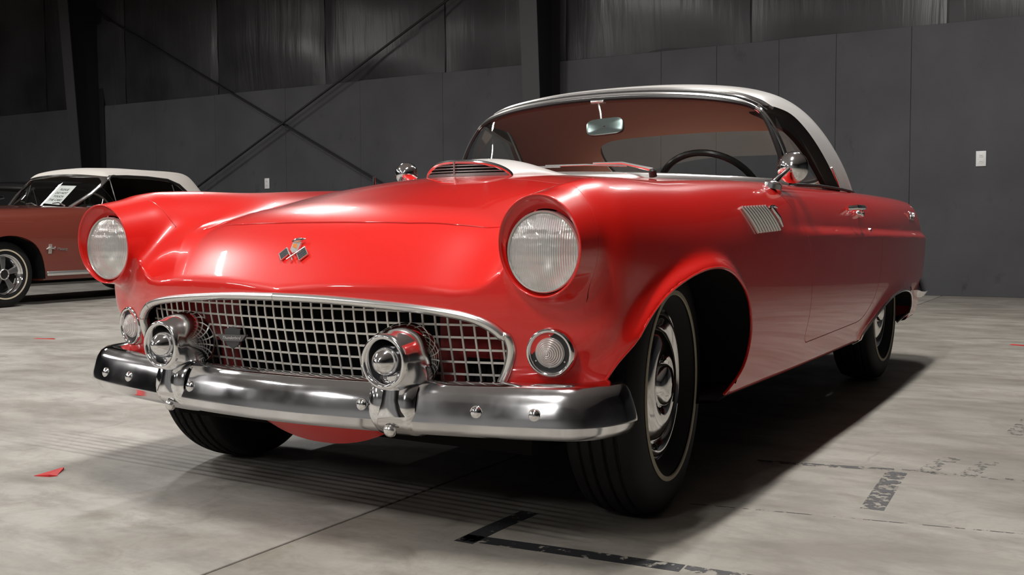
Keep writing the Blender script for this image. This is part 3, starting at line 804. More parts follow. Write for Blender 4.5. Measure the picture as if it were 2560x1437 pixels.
for z in gzs:
    xs_ = [x for x in np.arange(-.62, .62, .005) if inside_g(x, z, .004)]
    if not xs_: continue
    P = [(x, gy_(x, z)+REC+.0008, z) for x in np.linspace(xs_[0], xs_[-1], 50)]
    ribbon(P, (0, 0, 1), .0050, .0030, MB()).build('grille_bar', M_GRILLE, GRL, smooth=False)
# bright surround: top bar in two halves, rounded ends, lower bar
def gcurve(k0, k1, off=0):
    P = curve(GR, 6)[:, :]; sel = [p for p in P]; return sel
gp = curve(GR, 8)
def surround(i0, i1, s, rr, name):
    P = []
    for x, z in gp[i0:i1+1]:
        P.append((s*x, gy_(x, z)-.001, z-.009 if z > .5 else z+.004))
    mb = MB(); mb.tube(P, rr, 10); return mb.build(name, M_STEEL, GRL, sharp=60)
for s in (-1, 1):
    surround(0, 36, s, .0105, 'surround_bar'); surround(36, 72, s, .0115, 'surround_end'); surround(76, 104, s, .009, 'surround_lower_bar')
# winged badge on the grille
bg = empty('badge', parent=CAR)
by = gy_(.192, .46)
Mb = frame((-.192, by+.012, .462), (1, .18, 0), (0, 0, 1))
mb = MB(); mb.prism([(-.024, .022), (0, .029), (.024, .022), (.024, -.004), (.018, -.018), (0, -.028), (-.018, -.018), (-.024, -.004)], .006, Mb); mb.build('shield', pbr('badge_metal', (.10, .10, .105), .35, .8), bg, smooth=False)
mb = MB(); mb.prism([(-.045, .009), (.045, .009), (.030, -.008), (-.030, -.008)], .010, Mb); mb.build('wing', pbr('badge_wing', (.18, .18, .185), .3, .8), bg, smooth=False)

def text_mesh(name, body, size, M, mat, parent, depth=.002, shear=0., extra_x=1.0):
    cu = bpy.data.curves.new(name, 'FONT'); cu.body = body; cu.size = size; cu.extrude = depth; cu.shear = shear
    cu.align_x = 'CENTER'; cu.align_y = 'CENTER'; cu.resolution_u = 3
    ob = bpy.data.objects.new(name, cu); COL.objects.link(ob)
    dg = bpy.context.evaluated_depsgraph_get(); me = bpy.data.meshes.new_from_object(ob.evaluated_get(dg))
    bpy.data.objects.remove(ob); bpy.data.curves.remove(cu)
    me.transform(Matrix.Diagonal((extra_x, 1, 1, 1))); me.transform(M)
    me.materials.clear(); me.materials.append(mat); me.name = name
    o = bpy.data.objects.new(name, me); COL.objects.link(o)
    if parent: o.parent = parent
    return o
text_mesh('badge_lettering', 'Thunderbird', .011, Mb @ Matrix.Translation((0, .0005, .0105)), M_CHROME, bg, .0008, .3)

# --- front bumper: profile swept along the plan curve
BP = np.array([(-.864, -.350), (-.865, -.385), (-.857, -.435), (-.832, -.490), (-.783, -.530), (-.70, -.555), (-.57, -.582), (-.43, -.605), (-.28, -.624), (-.14, -.636), (0, -.641)])
BPATH = curve(np.concatenate([BP, (BP*[-1, 1])[:-1][::-1]]), 6)
BPROF = [(-.095, .370), (-.078, .386), (-.056, .3935), (-.038, .391), (-.024, .382), (-.014, .366), (-.007, .345), (-.001, .325), (.003, .310), (.0035, .304), (.0005, .3000), (-.007, .288), (-.014, .278), (-.022, .2725), (-.036, .271), (-.08, .273)]
def sweep_bumper(path, prof, zfun, endtaper=True):
    rows = []; n = len(path)
    for i in range(n):
        a = path[max(i-1, 0)]; c = path[min(i+1, n-1)]; t = (c-a)/np.linalg.norm(c-a); nrm = np.array([t[1], -t[0]])
        e = min(i, n-1-i); k = 1.0
        if endtaper and e < 6: k = math.sqrt(max(1-((6-e)/6.15)**2, .0))
        row = []
        for o, z in prof:
            zz = .334+(z-.334)*(.50+.50*k)+zfun(path[i]); oo = -.05+(o+.05)*(.25+.75*k)
            row.append((path[i][0]+nrm[0]*oo, path[i][1]+nrm[1]*oo, zz))
        rows.append(row)
    return rows
nrm_flip = 1
rows = sweep_bumper(BPATH, BPROF, lambda p: .008*(p[0]/.8)**2)
BUMP = MB().grid(rows)
n = len(BPROF)
BUMP.F += [tuple(range(n)), tuple(range(len(BUMP.V)-n, len(BUMP.V)))[::-1]]
BUMPER = BUMP.build('bumper', M_CHROME2, CAR, sharp=28)
def bump_front(x):
    i = int(np.argmin(np.abs(BPATH[:, 0]-x)+(BPATH[:, 1] > -.35)*5)); a = BPATH[max(i-1, 0)]; c = BPATH[min(i+1, len(BPATH)-1)]; t = (c-a)/np.linalg.norm(c-a)
    y = np.interp(x, [a[0], c[0]], [a[1], c[1]]) if abs(c[0]-a[0]) > 1e-6 else BPATH[i][1]
    return Vector((x, y, 0)), Vector((t[1], -t[0], 0))
dome = [(.0135*math.cos(a), .0085*math.sin(a)) for a in np.linspace(0, PI/2, 6)]
for s in (-1, 1):
    for bx_ in (.284, .572, .704):
        p, nr = bump_front(s*bx_); p.z = .336
        MB().lathe([(.0155, 0), (.0150, .002)]+[(r, h+.002) for r, h in dome], 20, axisM(p-nr*.0055, nr)).build('bumper_bolt', M_CHROME, CAR)
# --- bumper guards with bullet lamps
def guard(s):
    g = empty('bumper_guard', parent=CAR)
    cxg, cyg, czg = s*.365, -.640, .443
    M = axisM((cxg, cyg, czg), (0, -1, 0))
    # barrel: rolled ring at the front, swelling body, rounded tail
    prof = [(.034, -.045), (.044, -.030), (.0480, -.012), (.0490, -.004), (.0515, .003), (.0560, .006), (.0605, .005), (.0635, 0), (.0645, -.008), (.0695, -.022), (.0758, -.045), (.0806, -.068), (.0822, -.086), (.0806, -.101), (.0745, -.115), (.0610, -.125), (.035, -.131), (.0, -.133)]
    MB().lathe(prof, 56, M).build('barrel', M_CHROME, g, sharp=70)
    MB().lathe([(.037, -.045), (.0375, -.03), (.0358, -.012), (.0315, .002), (.0235, .014), (.0135, .0235), (.005, .0285), (.0, .0295)], 40, M).build('bullet', M_CHROME, g, sharp=80)
    MB().lathe([(.036, -.044), (.050, -.046)], 40, M).build('barrel_floor', M_CHROME2, g)
    # stem flaring from barrel into the saddle
    rows = []
    for z, hw, y0, y1 in ((.415, .034, -.622, -.53), (.395, .030, -.622, -.53), (.375, .028, -.625, -.54), (.355, .030, -.629, -.55), (.335, .037, -.632, -.56), (.318, .048, -.632, -.56)):
        row = []
        for k in range(20):
            a = 2*PI*k/20; ca, sa = math.cos(a), math.sin(a)
            row.append((cxg+hw*math.copysign(abs(ca)**.6, ca), (y0+y1)/2+(y1-y0)/2*math.copysign(abs(sa)**.7, sa), z))
        rows.append(row)
    MB().grid(rows, closev=True).build('stem', M_CHROME, g)
    # saddle wrapped around the bumper
    rows = []
    for j in range(9):
        u = -1+2*j/8; x = s*.365+u*.060; p, nr = bump_front(x); edge = 1 if abs(u) < .99 else 0
        row = []
        for o, z in [(-.085, .386), (-.06, .400), (-.035, .4035), (-.012, .395), (.004, .374), (.011, .350), (.013, .330), (.011, .310), (.006, .298), (-.010, .282), (-.030, .268), (-.055, .262)]:
            k = .0085 if edge else -.004
            row.append((p.x+nr.x*(o-.0085+k), p.y+nr.y*(o-.0085+k), z-(0 if edge else .004)*(1 if z > .33 else -1)))
        rows.append(row)
    MB().grid(rows if s > 0 else rows).build('saddle', M_CHROME, g, sharp=50)
    p, nr = bump_front(s*.362); MB().lathe([(.016, 0), (.0155, .004)]+[(r*1.1, h*1.2+.004) for r, h in dome], 20, axisM(Vector((p.x, p.y, .283))+nr*.001, (nr.x, nr.y, -.45))).build('guard_bolt', M_STEEL, g)
for s in (-1, 1): guard(s)

# --- headlamps
def headlamp(s):
    h = empty('headlamp', parent=CAR)
    n = 64; th = [2*PI*k/n for k in range(n)]
    def ring(a, b, cz, yf, cxx=.711): return [(s*(cxx+a*math.cos(t)), yf(t), cz+b*math.sin(t)) for t in th]
    lip = lambda t: float(lip_y(t))
    mixy = lambda k, base: (lambda t: base+(lip(t)-base)*k)
    ww = lambda t: float(smax(np.array((SEAM-lip(t))/.12), np.array(0.), .3))
    def lipring(da, dy): return [(s*(.711+(.107-.003*ww(t)-da)*math.cos(t)), lip(t)+dy, .7085-.005*ww(t)+(.1295-.0170*ww(t)-da)*math.sin(t)) for t in th]
    BEZ.keep(BEZ.cen()[:, 0]*s > 0).obj('bezel', M_RED, h, rim=0)
    rows = [lipring(0, 0), lipring(.0012, -.0018), lipring(.003, -.0015), lipring(.0042, .002), lipring(.0055, .010),
            ring(.0915, .1020, .6985, lambda t: -.520+(lip(t)+.520)*.45), ring(.0915, .0960, .694, lambda t: -.516), ring(.0908, .0925, .6915, lambda t: -.512)]
    if s < 0: rows = [r[::-1] for r in rows]
    MB().grid(rows, closev=True).build('bezel_dish', M_RED, h, sharp=80)
    M = axisM((s*.711, -.517, .690), (0, -1, 0))
    MB().lathe([(.0900, -.004), (.0895, .008), (.0870, .011), (.0850, .008), (.0848, 0)], 64, M).build('retaining_ring', M_RING, h)
    L = MB().lathe([(.0855-.0855*(k/14), .004+.020*(1-(1-k/14)**2)) for k in range(15)], 64).build('lens', M_LENS, h); L.matrix_local = M
    MB().lathe([(.085, .002), (.07, -.03), (.045, -.052), (.02, -.062), (0, -.064)], 48, M).build('reflector', pbr('reflector', (.86, .86, .84), .32, 1), h)
    MB().lathe([(.012, -.06), (.014, -.03), (.010, -.02), (0, -.018)], 20, M).build('bulb_cap', M_STEEL, h)
    MB().lathe([(.004, 0), (.004, .003), (.002, .004), (0, .004)], 10, axisM((s*.705, -.468, .578), (0, -1, -.2))).build('bezel_screw', M_STEEL, h)
for s in (-1, 1): headlamp(s)
# --- parking lamps
def parklamp(s):
    h = empty('parking_lamp', parent=CAR)
    P = project(body_f, [(s*.698, -.47, .461)])[0]; nn = normals_of(body_f, np.array([P]))[0]
    d = Vector((nn[0]*.55, nn[1], nn[2]*.2)).normalized(); M = axisM(Vector(P), d)
    MB().lathe([(.058, -.020), (.0575, .004), (.0565, .010), (.053, .015), (.048, .015), (.0455, .011), (.044, .004)], 56, M).build('rim', M_CHROME, h, sharp=60)
    MB().lathe([(.0450, .006), (.033, .006)], 48, M).build('gasket', M_LAMPBLACK, h)
    L = MB().lathe([(.0345, .004), (.0340, .010), (.026, .018), (.016, .026), (.007, .031), (0, .0325)], 48).build('lens', M_PLENS, h); L.matrix_local = M
    MB().lathe([(.034, .004), (.02, -.01), (0, -.014)], 32, M).build('reflector', pbr('park_reflector', (.8, .8, .79), .3, 1), h)
    for k in range(3):
        a = PI/2+2*PI*k/3; q = M @ Vector((.039*math.cos(a), .039*math.sin(a), .0062)); MB().lathe([(.0022, 0), (.0018, .0015), (0, .0018)], 8, axisM(q, d)).build('screw', M_STEEL, h)
for s in (-1, 1): parklamp(s)

# --- wheels
def tyre_profile():
    P = [(.190, -.045), (.204, -.064), (.222, -.086), (.238, -.0935), (.262, -.096), (.290, -.094), (.310, -.087), (.322, -.079)]
    # tread ribs: r, x ; grooves
    tread = []
    xs_ = np.linspace(-.073, .073, 41)
    for x in xs_:
        g = any(abs(x-c) < .0042 for c in (-.046, -.0155, .0155, .046)); r = .335-.010*(abs(x)/.073)**2.6-(.008 if g else 0)
        tread.append((r, x))
    P += tread+[(r, -x) for r, x in P[::-1]]
    return P
def make_wheel(name, hubcap=True, seg=144):
    w = empty(name, parent=CAR)
    prof = tyre_profile(); V = []; F = []; m = len(prof)
    for k in range(seg):
        a = 2*PI*k/seg
        for j, (r, x) in enumerate(prof):
            rr = r
            if 8 <= j < 49 and r > .326:
                ph = (k+int(abs(x)/.0305)*1+(j % 3)) % 3
                if ph == 0 and abs(x) < .07: rr -= .0022
            V.append((x, rr*math.cos(a), rr*math.sin(a)))
    for k in range(seg):
        for j in range(m-1): F.append((k*m+j, k*m+j+1, ((k+1) % seg)*m+j+1, ((k+1) % seg)*m+j))
    mk('tyre', V, F, M_TIRE, w, True, None, 30)
    MX = axisM((0, 0, 0), (1, 0, 0))
    MB().lathe([(.2455, .0955), (.2440, .0975), (.2340, .0980), (.2325, .0945)], 96, MX).build('white_stripe', M_STRIPE, w)
    MB().lathe([(.150, .0), (.185, .022), (.196, .046), (.2005, .054), (.196, .058), (.190, .053), (.182, .036), (.150, .006)], 72, MX).build('rim', M_CHROME2, w)
    # full wheel cover
    MB().lathe([(.191, 0.0520), (.186, 0.0620), (.178, 0.0660), (.168, 0.0640), (.160, 0.0530), (.154, 0.0480), (.148, 0.0540), (.135, 0.0660), (.110, 0.0740), (.085, 0.0750), (.068, 0.0700), (.060, 0.0630), (.056, 0.0640), (.053, 0.0780), (.046, 0.0860), (.030, 0.0910), (.012, 0.0930), (0, 0.0935)], 72, MX).build('wheel_cover', M_CHROME, w, sharp=45)
    MB().lathe([(.148, .005), (.06, -.06), (.0, -.07)], 32, MX).build('brake_drum', M_DARK, w)
    return w
def copy_tree(o, parent=None):
    c = o.copy(); COL.objects.link(c); c.parent = parent
    for ch in list(o.children): copy_tree(ch, c)
    return c
wheel = make_wheel('wheel')
ST = math.radians(6.5)
XT = .797-.096
wheel.location = (XT, 0, .335); wheel.rotation_euler = (0, 0, ST)
for x, y, rz in ((-XT, 0, PI+ST), (XT-.008, 2.72, 0), (-XT+.008, 2.72, PI)):
    w = copy_tree(wheel, CAR); w.location = (x, y, .335); w.rotation_euler = (0, 0, rz)

# --- folded lip around the front wheel openings
for s in (-1, 1):
    Q = np.array([(s*.86, y, z) for y, z in ARCHF if z > .27])
    for _ in range(6): Q[:, 0] -= s*.9*body_f(Q[:, 0], Q[:, 1], Q[:, 2])
    MB().tube(Q-np.array([s*.003, 0, 0]), .0042, 8).build('arch_lip', M_RED, CAR)
# --- rear arch trim
for s in (-1, 1):
    P2 = [(y, z) for y, z in ARCHR if z > .24]
    Q = np.array([(s*.86, y, z) for y, z in P2])
    for _ in range(6):
        f0 = body_f(Q[:, 0], Q[:, 1], Q[:, 2]); Q[:, 0] -= s*f0*.9
    MB().tube(Q, .006, 6).build('arch_trim', M_STEEL, CAR)

# ------------------------------------------------------------------ hardtop, glass and cabin of the red car
V, T, Nn = nets(cabin_f, (0, .65, .86), (.80, 2.98, 1.37), .013)
CAB = Sheet(V, T, Nn).split(lambda x, y, z: .888-z)[0]
SIDE = list(map(tuple, curve([(1.31, .84), (1.316, 1.0), (1.312, 1.10), (1.318, 1.183), (1.36, 1.192), (1.46, 1.192), (1.586, 1.178), (1.69, 1.128), (1.829, 1.035), (1.992, .909), (2.05, .84)], 4)))
sidesd = poly_sd(SIDE)
CAB = CAB.split(lambda x, y, z: np.where(np.abs(x) > .45, sidesd(y, z), .3))[1]
HEAD = mirror_poly(curve([(0, 1.281), (.15, 1.279), (.30, 1.270), (.42, 1.258), (.52, 1.240), (.59, 1.215), (.635, 1.185), (.70, 1.14), (.80, 1.0), (.82, .80)], 4)); headsd = poly_sd(HEAD+[])
front, roof = CAB.split(lambda x, y, z: np.maximum(headsd(x, z), y-1.45))
GLS = curve([(0, .915), (.3, .905), (.55, .895), (.70, .888), (.722, .91), (.708, .96), (.688, 1.02), (.664, 1.08), (.640, 1.128), (.606, 1.170), (.55, 1.196), (.42, 1.219), (.28, 1.231), (.14, 1.238), (0, 1.240)], 4)
glsd = poly_sd(mirror_poly(GLS))
glass, wframe = front.split(lambda x, y, z: glsd(x, z))
RW = curve([(0, .955), (.25, .955), (.44, .962), (.52, .99), (.548, 1.05), (.540, 1.12), (.50, 1.172), (.40, 1.198), (.2, 1.212), (0, 1.215)], 4)
rwsd = poly_sd(mirror_poly(RW))
rglass, roof = roof.split(lambda x, y, z: np.where(y > 2.0, rwsd(x, z), .3))
ROOF = roof.obj('hardtop', M_WHITE, CAR, rim=.02)
lin = Sheet(roof.V-roof.N*.022, roof.T[:, ::-1], -roof.N); lin.obj('headliner', M_LINER, CAR, rim=0)
Sheet(glass.V-glass.N*.006, glass.T, glass.N).obj('windshield', M_GLASS, CAR, rim=0)
Sheet(rglass.V-rglass.N*.006, rglass.T, rglass.N).obj('rear_window', M_GLASS, CAR, rim=0)
WF = wframe.obj('windshield_frame', M_CHROME, CAR, rim=0)
def on_cab(P2, axis, guess, n_it=12):
    """points (x or y, z) dropped onto the cabin shell along the missing axis"""
    Q = []
    for a, z in P2:
        Q.append((a, guess, z) if axis == 1 else (guess, a, z))
    Q = np.array(Q, float)
    for _ in range(n_it):
        f0 = cabin_f(Q[:, 0], Q[:, 1], Q[:, 2]); e = np.zeros(3); e[axis] = 1e-3
        g = (cabin_f(*(Q+e).T)-f0)/1e-3; g = np.where(np.abs(g) < .15, np.sign(g)*.15+1e-9, g); st = np.clip(f0/g, -.06, .06); Q[:, axis] -= st
    return Q
# strips along the windshield: rubber beside the glass, bright bead, dark seam under the roof edge
full = lambda P: [(-a, b) for a, b in P[::-1]]+[(a, b) for a, b in P[1:]]
rwc = [(a, b) for a, b in RW]; Q = on_cab(full(rwc), 1, 2.55); MB().tube(Q, .011, 8, closed=False).build('rear_window_seal', M_BLACK, CAR)
gl_top = [p for p in GLS[12:]][::-1]
MB().tube(on_cab(full(gl_top), 1, 1.15), .0085, 6).build('glass_seal', M_BLACK, CAR)
hd = [p for p in curve([(0, 1.281), (.15, 1.279), (.30, 1.270), (.42, 1.258), (.52, 1.240), (.59, 1.215), (.632, 1.185)], 4)]
MB().tube(on_cab(full(hd), 1, 1.25), .0055, 6).build('roof_edge_bead', M_STEEL, CAR)
hd2 = [(a*.992, b-.013) for a, b in hd]; MB().tube(on_cab(full(hd2), 1, 1.25), .0045, 6).build('header_seal', M_BLACK, CAR)
hd3 = [(a*.98, b-.026) for a, b in hd]; MB().tube(on_cab(full(hd3), 1, 1.22), .0085, 8).build('header_bead', M_STEEL, CAR)
# base moulding of the windshield
bx2 = np.linspace(-.735, .735, 61); bp = []
for x in bx2:
    y = float(FR(np.array([abs(x)]), np.array([.915]))[0])-.012; z = .928-.030*(abs(x)/.73)**1.6
    bp.append((x, y, z))
rows = []
for x, y, z in bp: rows.append([(x, y+.03, z+.012), (x, y+.012, z+.013), (x, y-.004, z+.006), (x, y-.014, z-.008), (x, y-.017, z-.022)])
MB().grid(rows).build('cowl_moulding', M_STEEL, CAR)
# side window seals and chrome pillar strips
for s in (-1, 1):
    P = [p for p in SIDE if p[1] > .885]
    Q = on_cab(P, 0, s*.70); k = int(np.argmax(Q[:, 2])) 
    i0 = next(i for i, p in enumerate(P) if p[1] > 1.18)
    MB().tube(Q[:i0+2]+np.array([s*.002, 0, 0]), .006, 8).build('pillar_strip', M_CHROME, CAR)
    # wide black weatherstrip just inside the roof opening
    rows = []
    for i in range(i0, len(Q)):
        a = Q[max(i-1, i0)]; c = Q[min(i+1, len(Q)-1)]; t = c-a; t /= np.linalg.norm(t)
        inn = np.cross(t, (s, 0, 0)); inn /= np.linalg.norm(inn)
        if inn[2] > 0: inn = -inn
        w_ = .020+.040*min(1, (i-i0)/10)
        rows.append([tuple(Q[i]+np.array([s*.001, 0, 0])), tuple(Q[i]+inn*w_*.45+np.array([-s*.004, 0, 0])), tuple(Q[i]+inn*w_+np.array([-s*.018, 0, 0])), tuple(Q[i]+inn*w_+np.array([-s*.04, 0, 0]))])
    MB().grid(rows).build('weatherstrip', M_BLACK, CAR)
    # side glass
    P2 = [(1.33, .89), (1.335, 1.0), (1.335, 1.165), (1.45, 1.168), (1.56, 1.150), (1.65, 1.095), (1.78, 1.005), (1.92, .89)]
    Q2 = on_cab(P2, 0, s*.70); mb = MB(); mb.add([tuple(q-np.array([s*.025, 0, 0])) for q in Q2], [tuple(range(len(Q2)))]); mb.build('side_glass', M_GLASS, CAR, smooth=False)
    # belt trim at the window sill
    mb = MB(); mb.tube([(s*.748, 1.30, .893), (s*.752, 1.6, .898), (s*.746, 2.0, .896), (s*.742, 2.18, .892)], .006, 8); mb.build('belt_seal', M_BLACK, CAR)
    mb = MB(); mb.tube(on_cab([(1.93, .985), (1.955, .955), (1.985, .93), (2.01, .90)], 0, s*.72)+np.array([s*.002, 0, 0]), [.003, .006, .006, .004], 8); mb.build('top_catch', M_CHROME, CAR)
# roof base strip
mb = MB(); P = []
for a in np.linspace(-1, 1, 41):
    x = .73*math.sin(a*PI/2); 
    P.append((x, 2.2+.6*math.cos(a*PI/2)**.9, .892))
Q = np.array(P)
for _ in range(10):
    f0 = cabin_f(Q[:, 0], Q[:, 1], Q[:, 2]); g = grad(cabin_f, Q); g[:, 2] = 0; Q = Q-(f0/np.maximum((g*g).sum(1), .05))[:, None]*g
MB().tube(Q, .008, 8).build('hardtop_seal', M_BLACK, CAR)

# --- cabin interior
INT = CAR
MB().box((-.66, .95, .26), (.66, 2.5, .30)).build('cabin_floor', M_DARK, INT, smooth=False)
mb = MB(); mb.bevbox((-.66, 1.62, .34), (.66, 2.16, .56), .05); mb.build('seat_cushion', M_REDTRIM, INT)
mb = MB(); mb.bevbox((-.66, 2.10, .45), (.66, 2.30, .86), .06); mb.build('seat_back', M_REDTRIM, INT)
mb = MB(); mb.bevbox((-.66, .98, .66), (.66, 1.22, .885), .05); mb.build('dashboard', M_REDTRIM, INT)
mb = MB(); mb.bevbox((-.66, 2.30, .60), (.66, 2.66, .885), .02); mb.build('rear_shelf', M_LINER, INT)
for s in (-1, 1): MB().box((s*.69-.02, 1.0, .30), (s*.69+.02, 2.5, .88)).build('door_card', M_LINER, INT, smooth=False)
# steering wheel
SW = empty('steering_wheel', parent=CAR)
Ms = axisM((.365, 1.46, .862), (0, -.80, -.60))
MB().tube([Ms @ Vector((.205*math.cos(a), .205*math.sin(a), 0)) for a in np.linspace(0, 2*PI, 49)[:-1]], .0135, 10, closed=True).build('wheel_rim', M_WHEEL, SW)
for a in (0, PI):
    MB().tube([Ms @ Vector((.03*math.cos(a), .03*math.sin(a), .03)), Ms @ Vector((.2*math.cos(a), .2*math.sin(a), 0))], .010, 8).build('spoke', M_WHEEL, SW)
MB().lathe([(.05, .02), (.045, -.01), (.03, -.018), (0, -.02)], 24, Ms).build('hub', M_CHROME, SW)
MB().tube([Ms @ Vector((0, 0, .02)), Ms @ Vector((0, 0, .5))], .022, 12).build('column', M_REDTRIM, SW)
# interior mirror
IM = empty('interior_mirror', parent=CAR)
mb = MB(); mb.tube([(0, 1.205, 1.232), (.012, 1.200, 1.19), (.028, 1.175, 1.155), (.045, 1.165, 1.132)], .0045, 8); mb.build('mirror_stalk', M_STEEL, IM)
mb = MB(); mb.bevbox((-.028, 1.19, 1.226), (.028, 1.22, 1.236), .003); mb.build('mirror_foot', M_STEEL, IM)
Mi = frame((.049, 1.155, 1.130), (1, .12, .07), (0, .15, 1))
mb = MB(); prf = []
for k in range(32):
    a = 2*PI*k/32; ca, sa = math.cos(a), math.sin(a); prf.append((.076*math.copysign(abs(ca)**.45, ca), .033*math.copysign(abs(sa)**.55, sa)))
mb.grid([[Mi @ Vector((x*k, y*k, zz)) for x, y in prf] for k, zz in ((.05, -.002), (.85, -.002), (.97, -.004), (1, -.009), (1, -.018), (.9, -.024))][::-1], closev=True)
mb.build('mirror_back', pbr('mirror_shell', (.34, .42, .42), .18, .9), IM)

# --- bonnet scoop
SCO = empty('hood_scoop', parent=CAR)
def scoop(u, v):
    """u -1..1 across, v 0..1 front to back"""
    y = .205+.70*v; hw = .158*(1-.30*v**2.2); x = u*hw
    yy = y+(.075*(1-v)**2)*abs(u)**1.6
    zb = float(H_(np.array([abs(x)]), np.array([yy]))[0])
    hgt = (.046+.010*math.sin(min(v*2.2, 1)*PI/2))*(1-sstep((v-.12)/.9))*1.0+.002
    prof = max(0, 1-abs(u)**2.6)**.62
    return (x, yy, zb-.004+hgt*prof)
rows = [[scoop(math.sin(u*PI/2), v) for u in np.linspace(-1, 1, 41)] for v in np.linspace(0, 1, 36)]
MB().grid([r[::-1] for r in rows]).build('scoop_shell', M_WHITE, SCO, sharp=70)
fr_ = [scoop(math.sin(u*PI/2), 0) for u in np.linspace(-1, 1, 41)]
mb = MB(); mb.tube([(x, y-.006, z-.001) for x, y, z in fr_], .0055, 8); mb.build('scoop_rim', M_CHROME, SCO)
mb = MB(); mb.tube([(x, y-.001, z+.004) for x, y, z in fr_], .0035, 6); mb.build('scoop_seal', M_BLACK, SCO)
mb = MB(); P = []
for u in np.linspace(-1, 1, 21): x, y, z = scoop(u, 0); P.append((x, y-.010, float(H_(np.array([abs(x)]), np.array([y]))[0])+.004))
mb = MB(); ribbon(P, (0, 0, 1), .009, .01, mb); mb.build('scoop_sill', M_STEEL, SCO, smooth=False)
zc0 = float(H_(np.array([0.]), np.array([.205]))[0])
for k in range(3):
    dz = .0145+.0090*k; um = (1-((dz/.046)**(1/.62)))**(1/2.6)-.02; P = []
    for u in np.linspace(-um, um, 15):
        x, y, z = scoop(u, 0); P.append((x, y-.006, float(H_(np.array([abs(x)]), np.array([y]))[0])+dz))
    mb = MB(); ribbon(P, (0, 0, 1), .0040, .012, mb); mb.build('scoop_slat', M_STEEL, SCO, smooth=False)
MB().tube([(0, .193, zc0+.004), (0, .192, zc0+.045)], .003, 8).build('scoop_divider', M_STEEL, SCO)
mb = MB(); mb.add([(x, y+.03, z-.002) for x, y, z in fr_], [tuple(range(41))]); mb.build('scoop_screen', M_DARK, SCO, smooth=False)

# --- door mirrors
def door_mirror(s, base, cen, r, back):
    m = empty('door_mirror', parent=CAR)
    b = Vector(base); c = Vector(cen)
    MB().lathe([(.030, -.012), (.029, .004), (.022, .010), (.010, .013), (0, .014)], 24, axisM(b, (s*.25, 0, 1))).build('mirror_base', M_CHROME, m)
    d = c-b
    MB().tube([b+Vector((0, 0, .004)), b+d*.35+Vector((0, 0, .004)), b+d*.7, c], [.013, .009, .0075, .007], 12).build('mirror_arm', M_CHROME, m)
    bd = Vector(back).normalized()
    MB().lathe([(r*1.0, -.012), (r*1.01, -.004), (r*.985, .004), (r*.90, .014), (r*.72, .025), (r*.45, .034), (r*.2, .038), (0, .039)], 40, axisM(c+Vector((0, .02, 0)), bd)).build('mirror_cup', M_CHROME, m)
    MB().lathe([(r*.99, -.011), (0, -.011)], 32, axisM(c+Vector((0, .02, 0)), bd)).build('mirror_glass', M_MIRROR, m)
door_mirror(1, (.795, .87, .878), (.815, 1.00, .940), .053, (-.05, -1, .05))
door_mirror(-1, (-.755, .90, .893), (-.760, .95, .965), .047, (.25, -1, .05))
mb = MB(); mb.tube([(-.75, .745, .88), (-.75, .745, .915), (-.75, .745, .945)], [.012, .006, .004], 10); mb.build('antenna_base', M_CHROME, CAR)

# --- wipers, washer nozzle
def wiper(pv, tip, b0, b1, nm):
    w = empty('wiper', parent=CAR)
    MB().lathe([(.014, -.012), (.013, .010), (.008, .016), (0, .017)], 14, axisM(pv, (0, -.3, 1))).build('wiper_pivot', M_BLACK, w)
    p0 = Vector(pv)+Vector((0, 0, .012)); MB().tube([p0, p0*.5+Vector(tip)*.5+Vector((0, 0, .012)), tip], [.007, .005, .0035], 8).build('wiper_arm', M_STEEL, w)
    MB().tube([b0, (Vector(b0)+Vector(b1))/2+Vector((0, 0, .004)), b1], .0035, 6).build('wiper_blade', M_STEEL, w)
wiper((.385, .840, .926), (.16, .835, .968), (.28, .858, .956), (-.02, .812, .964), 0)
wiper((-.30, .800, .930), (-.08, .795, .962), (-.18, .808, .955), (.05, .795, .958), 1)

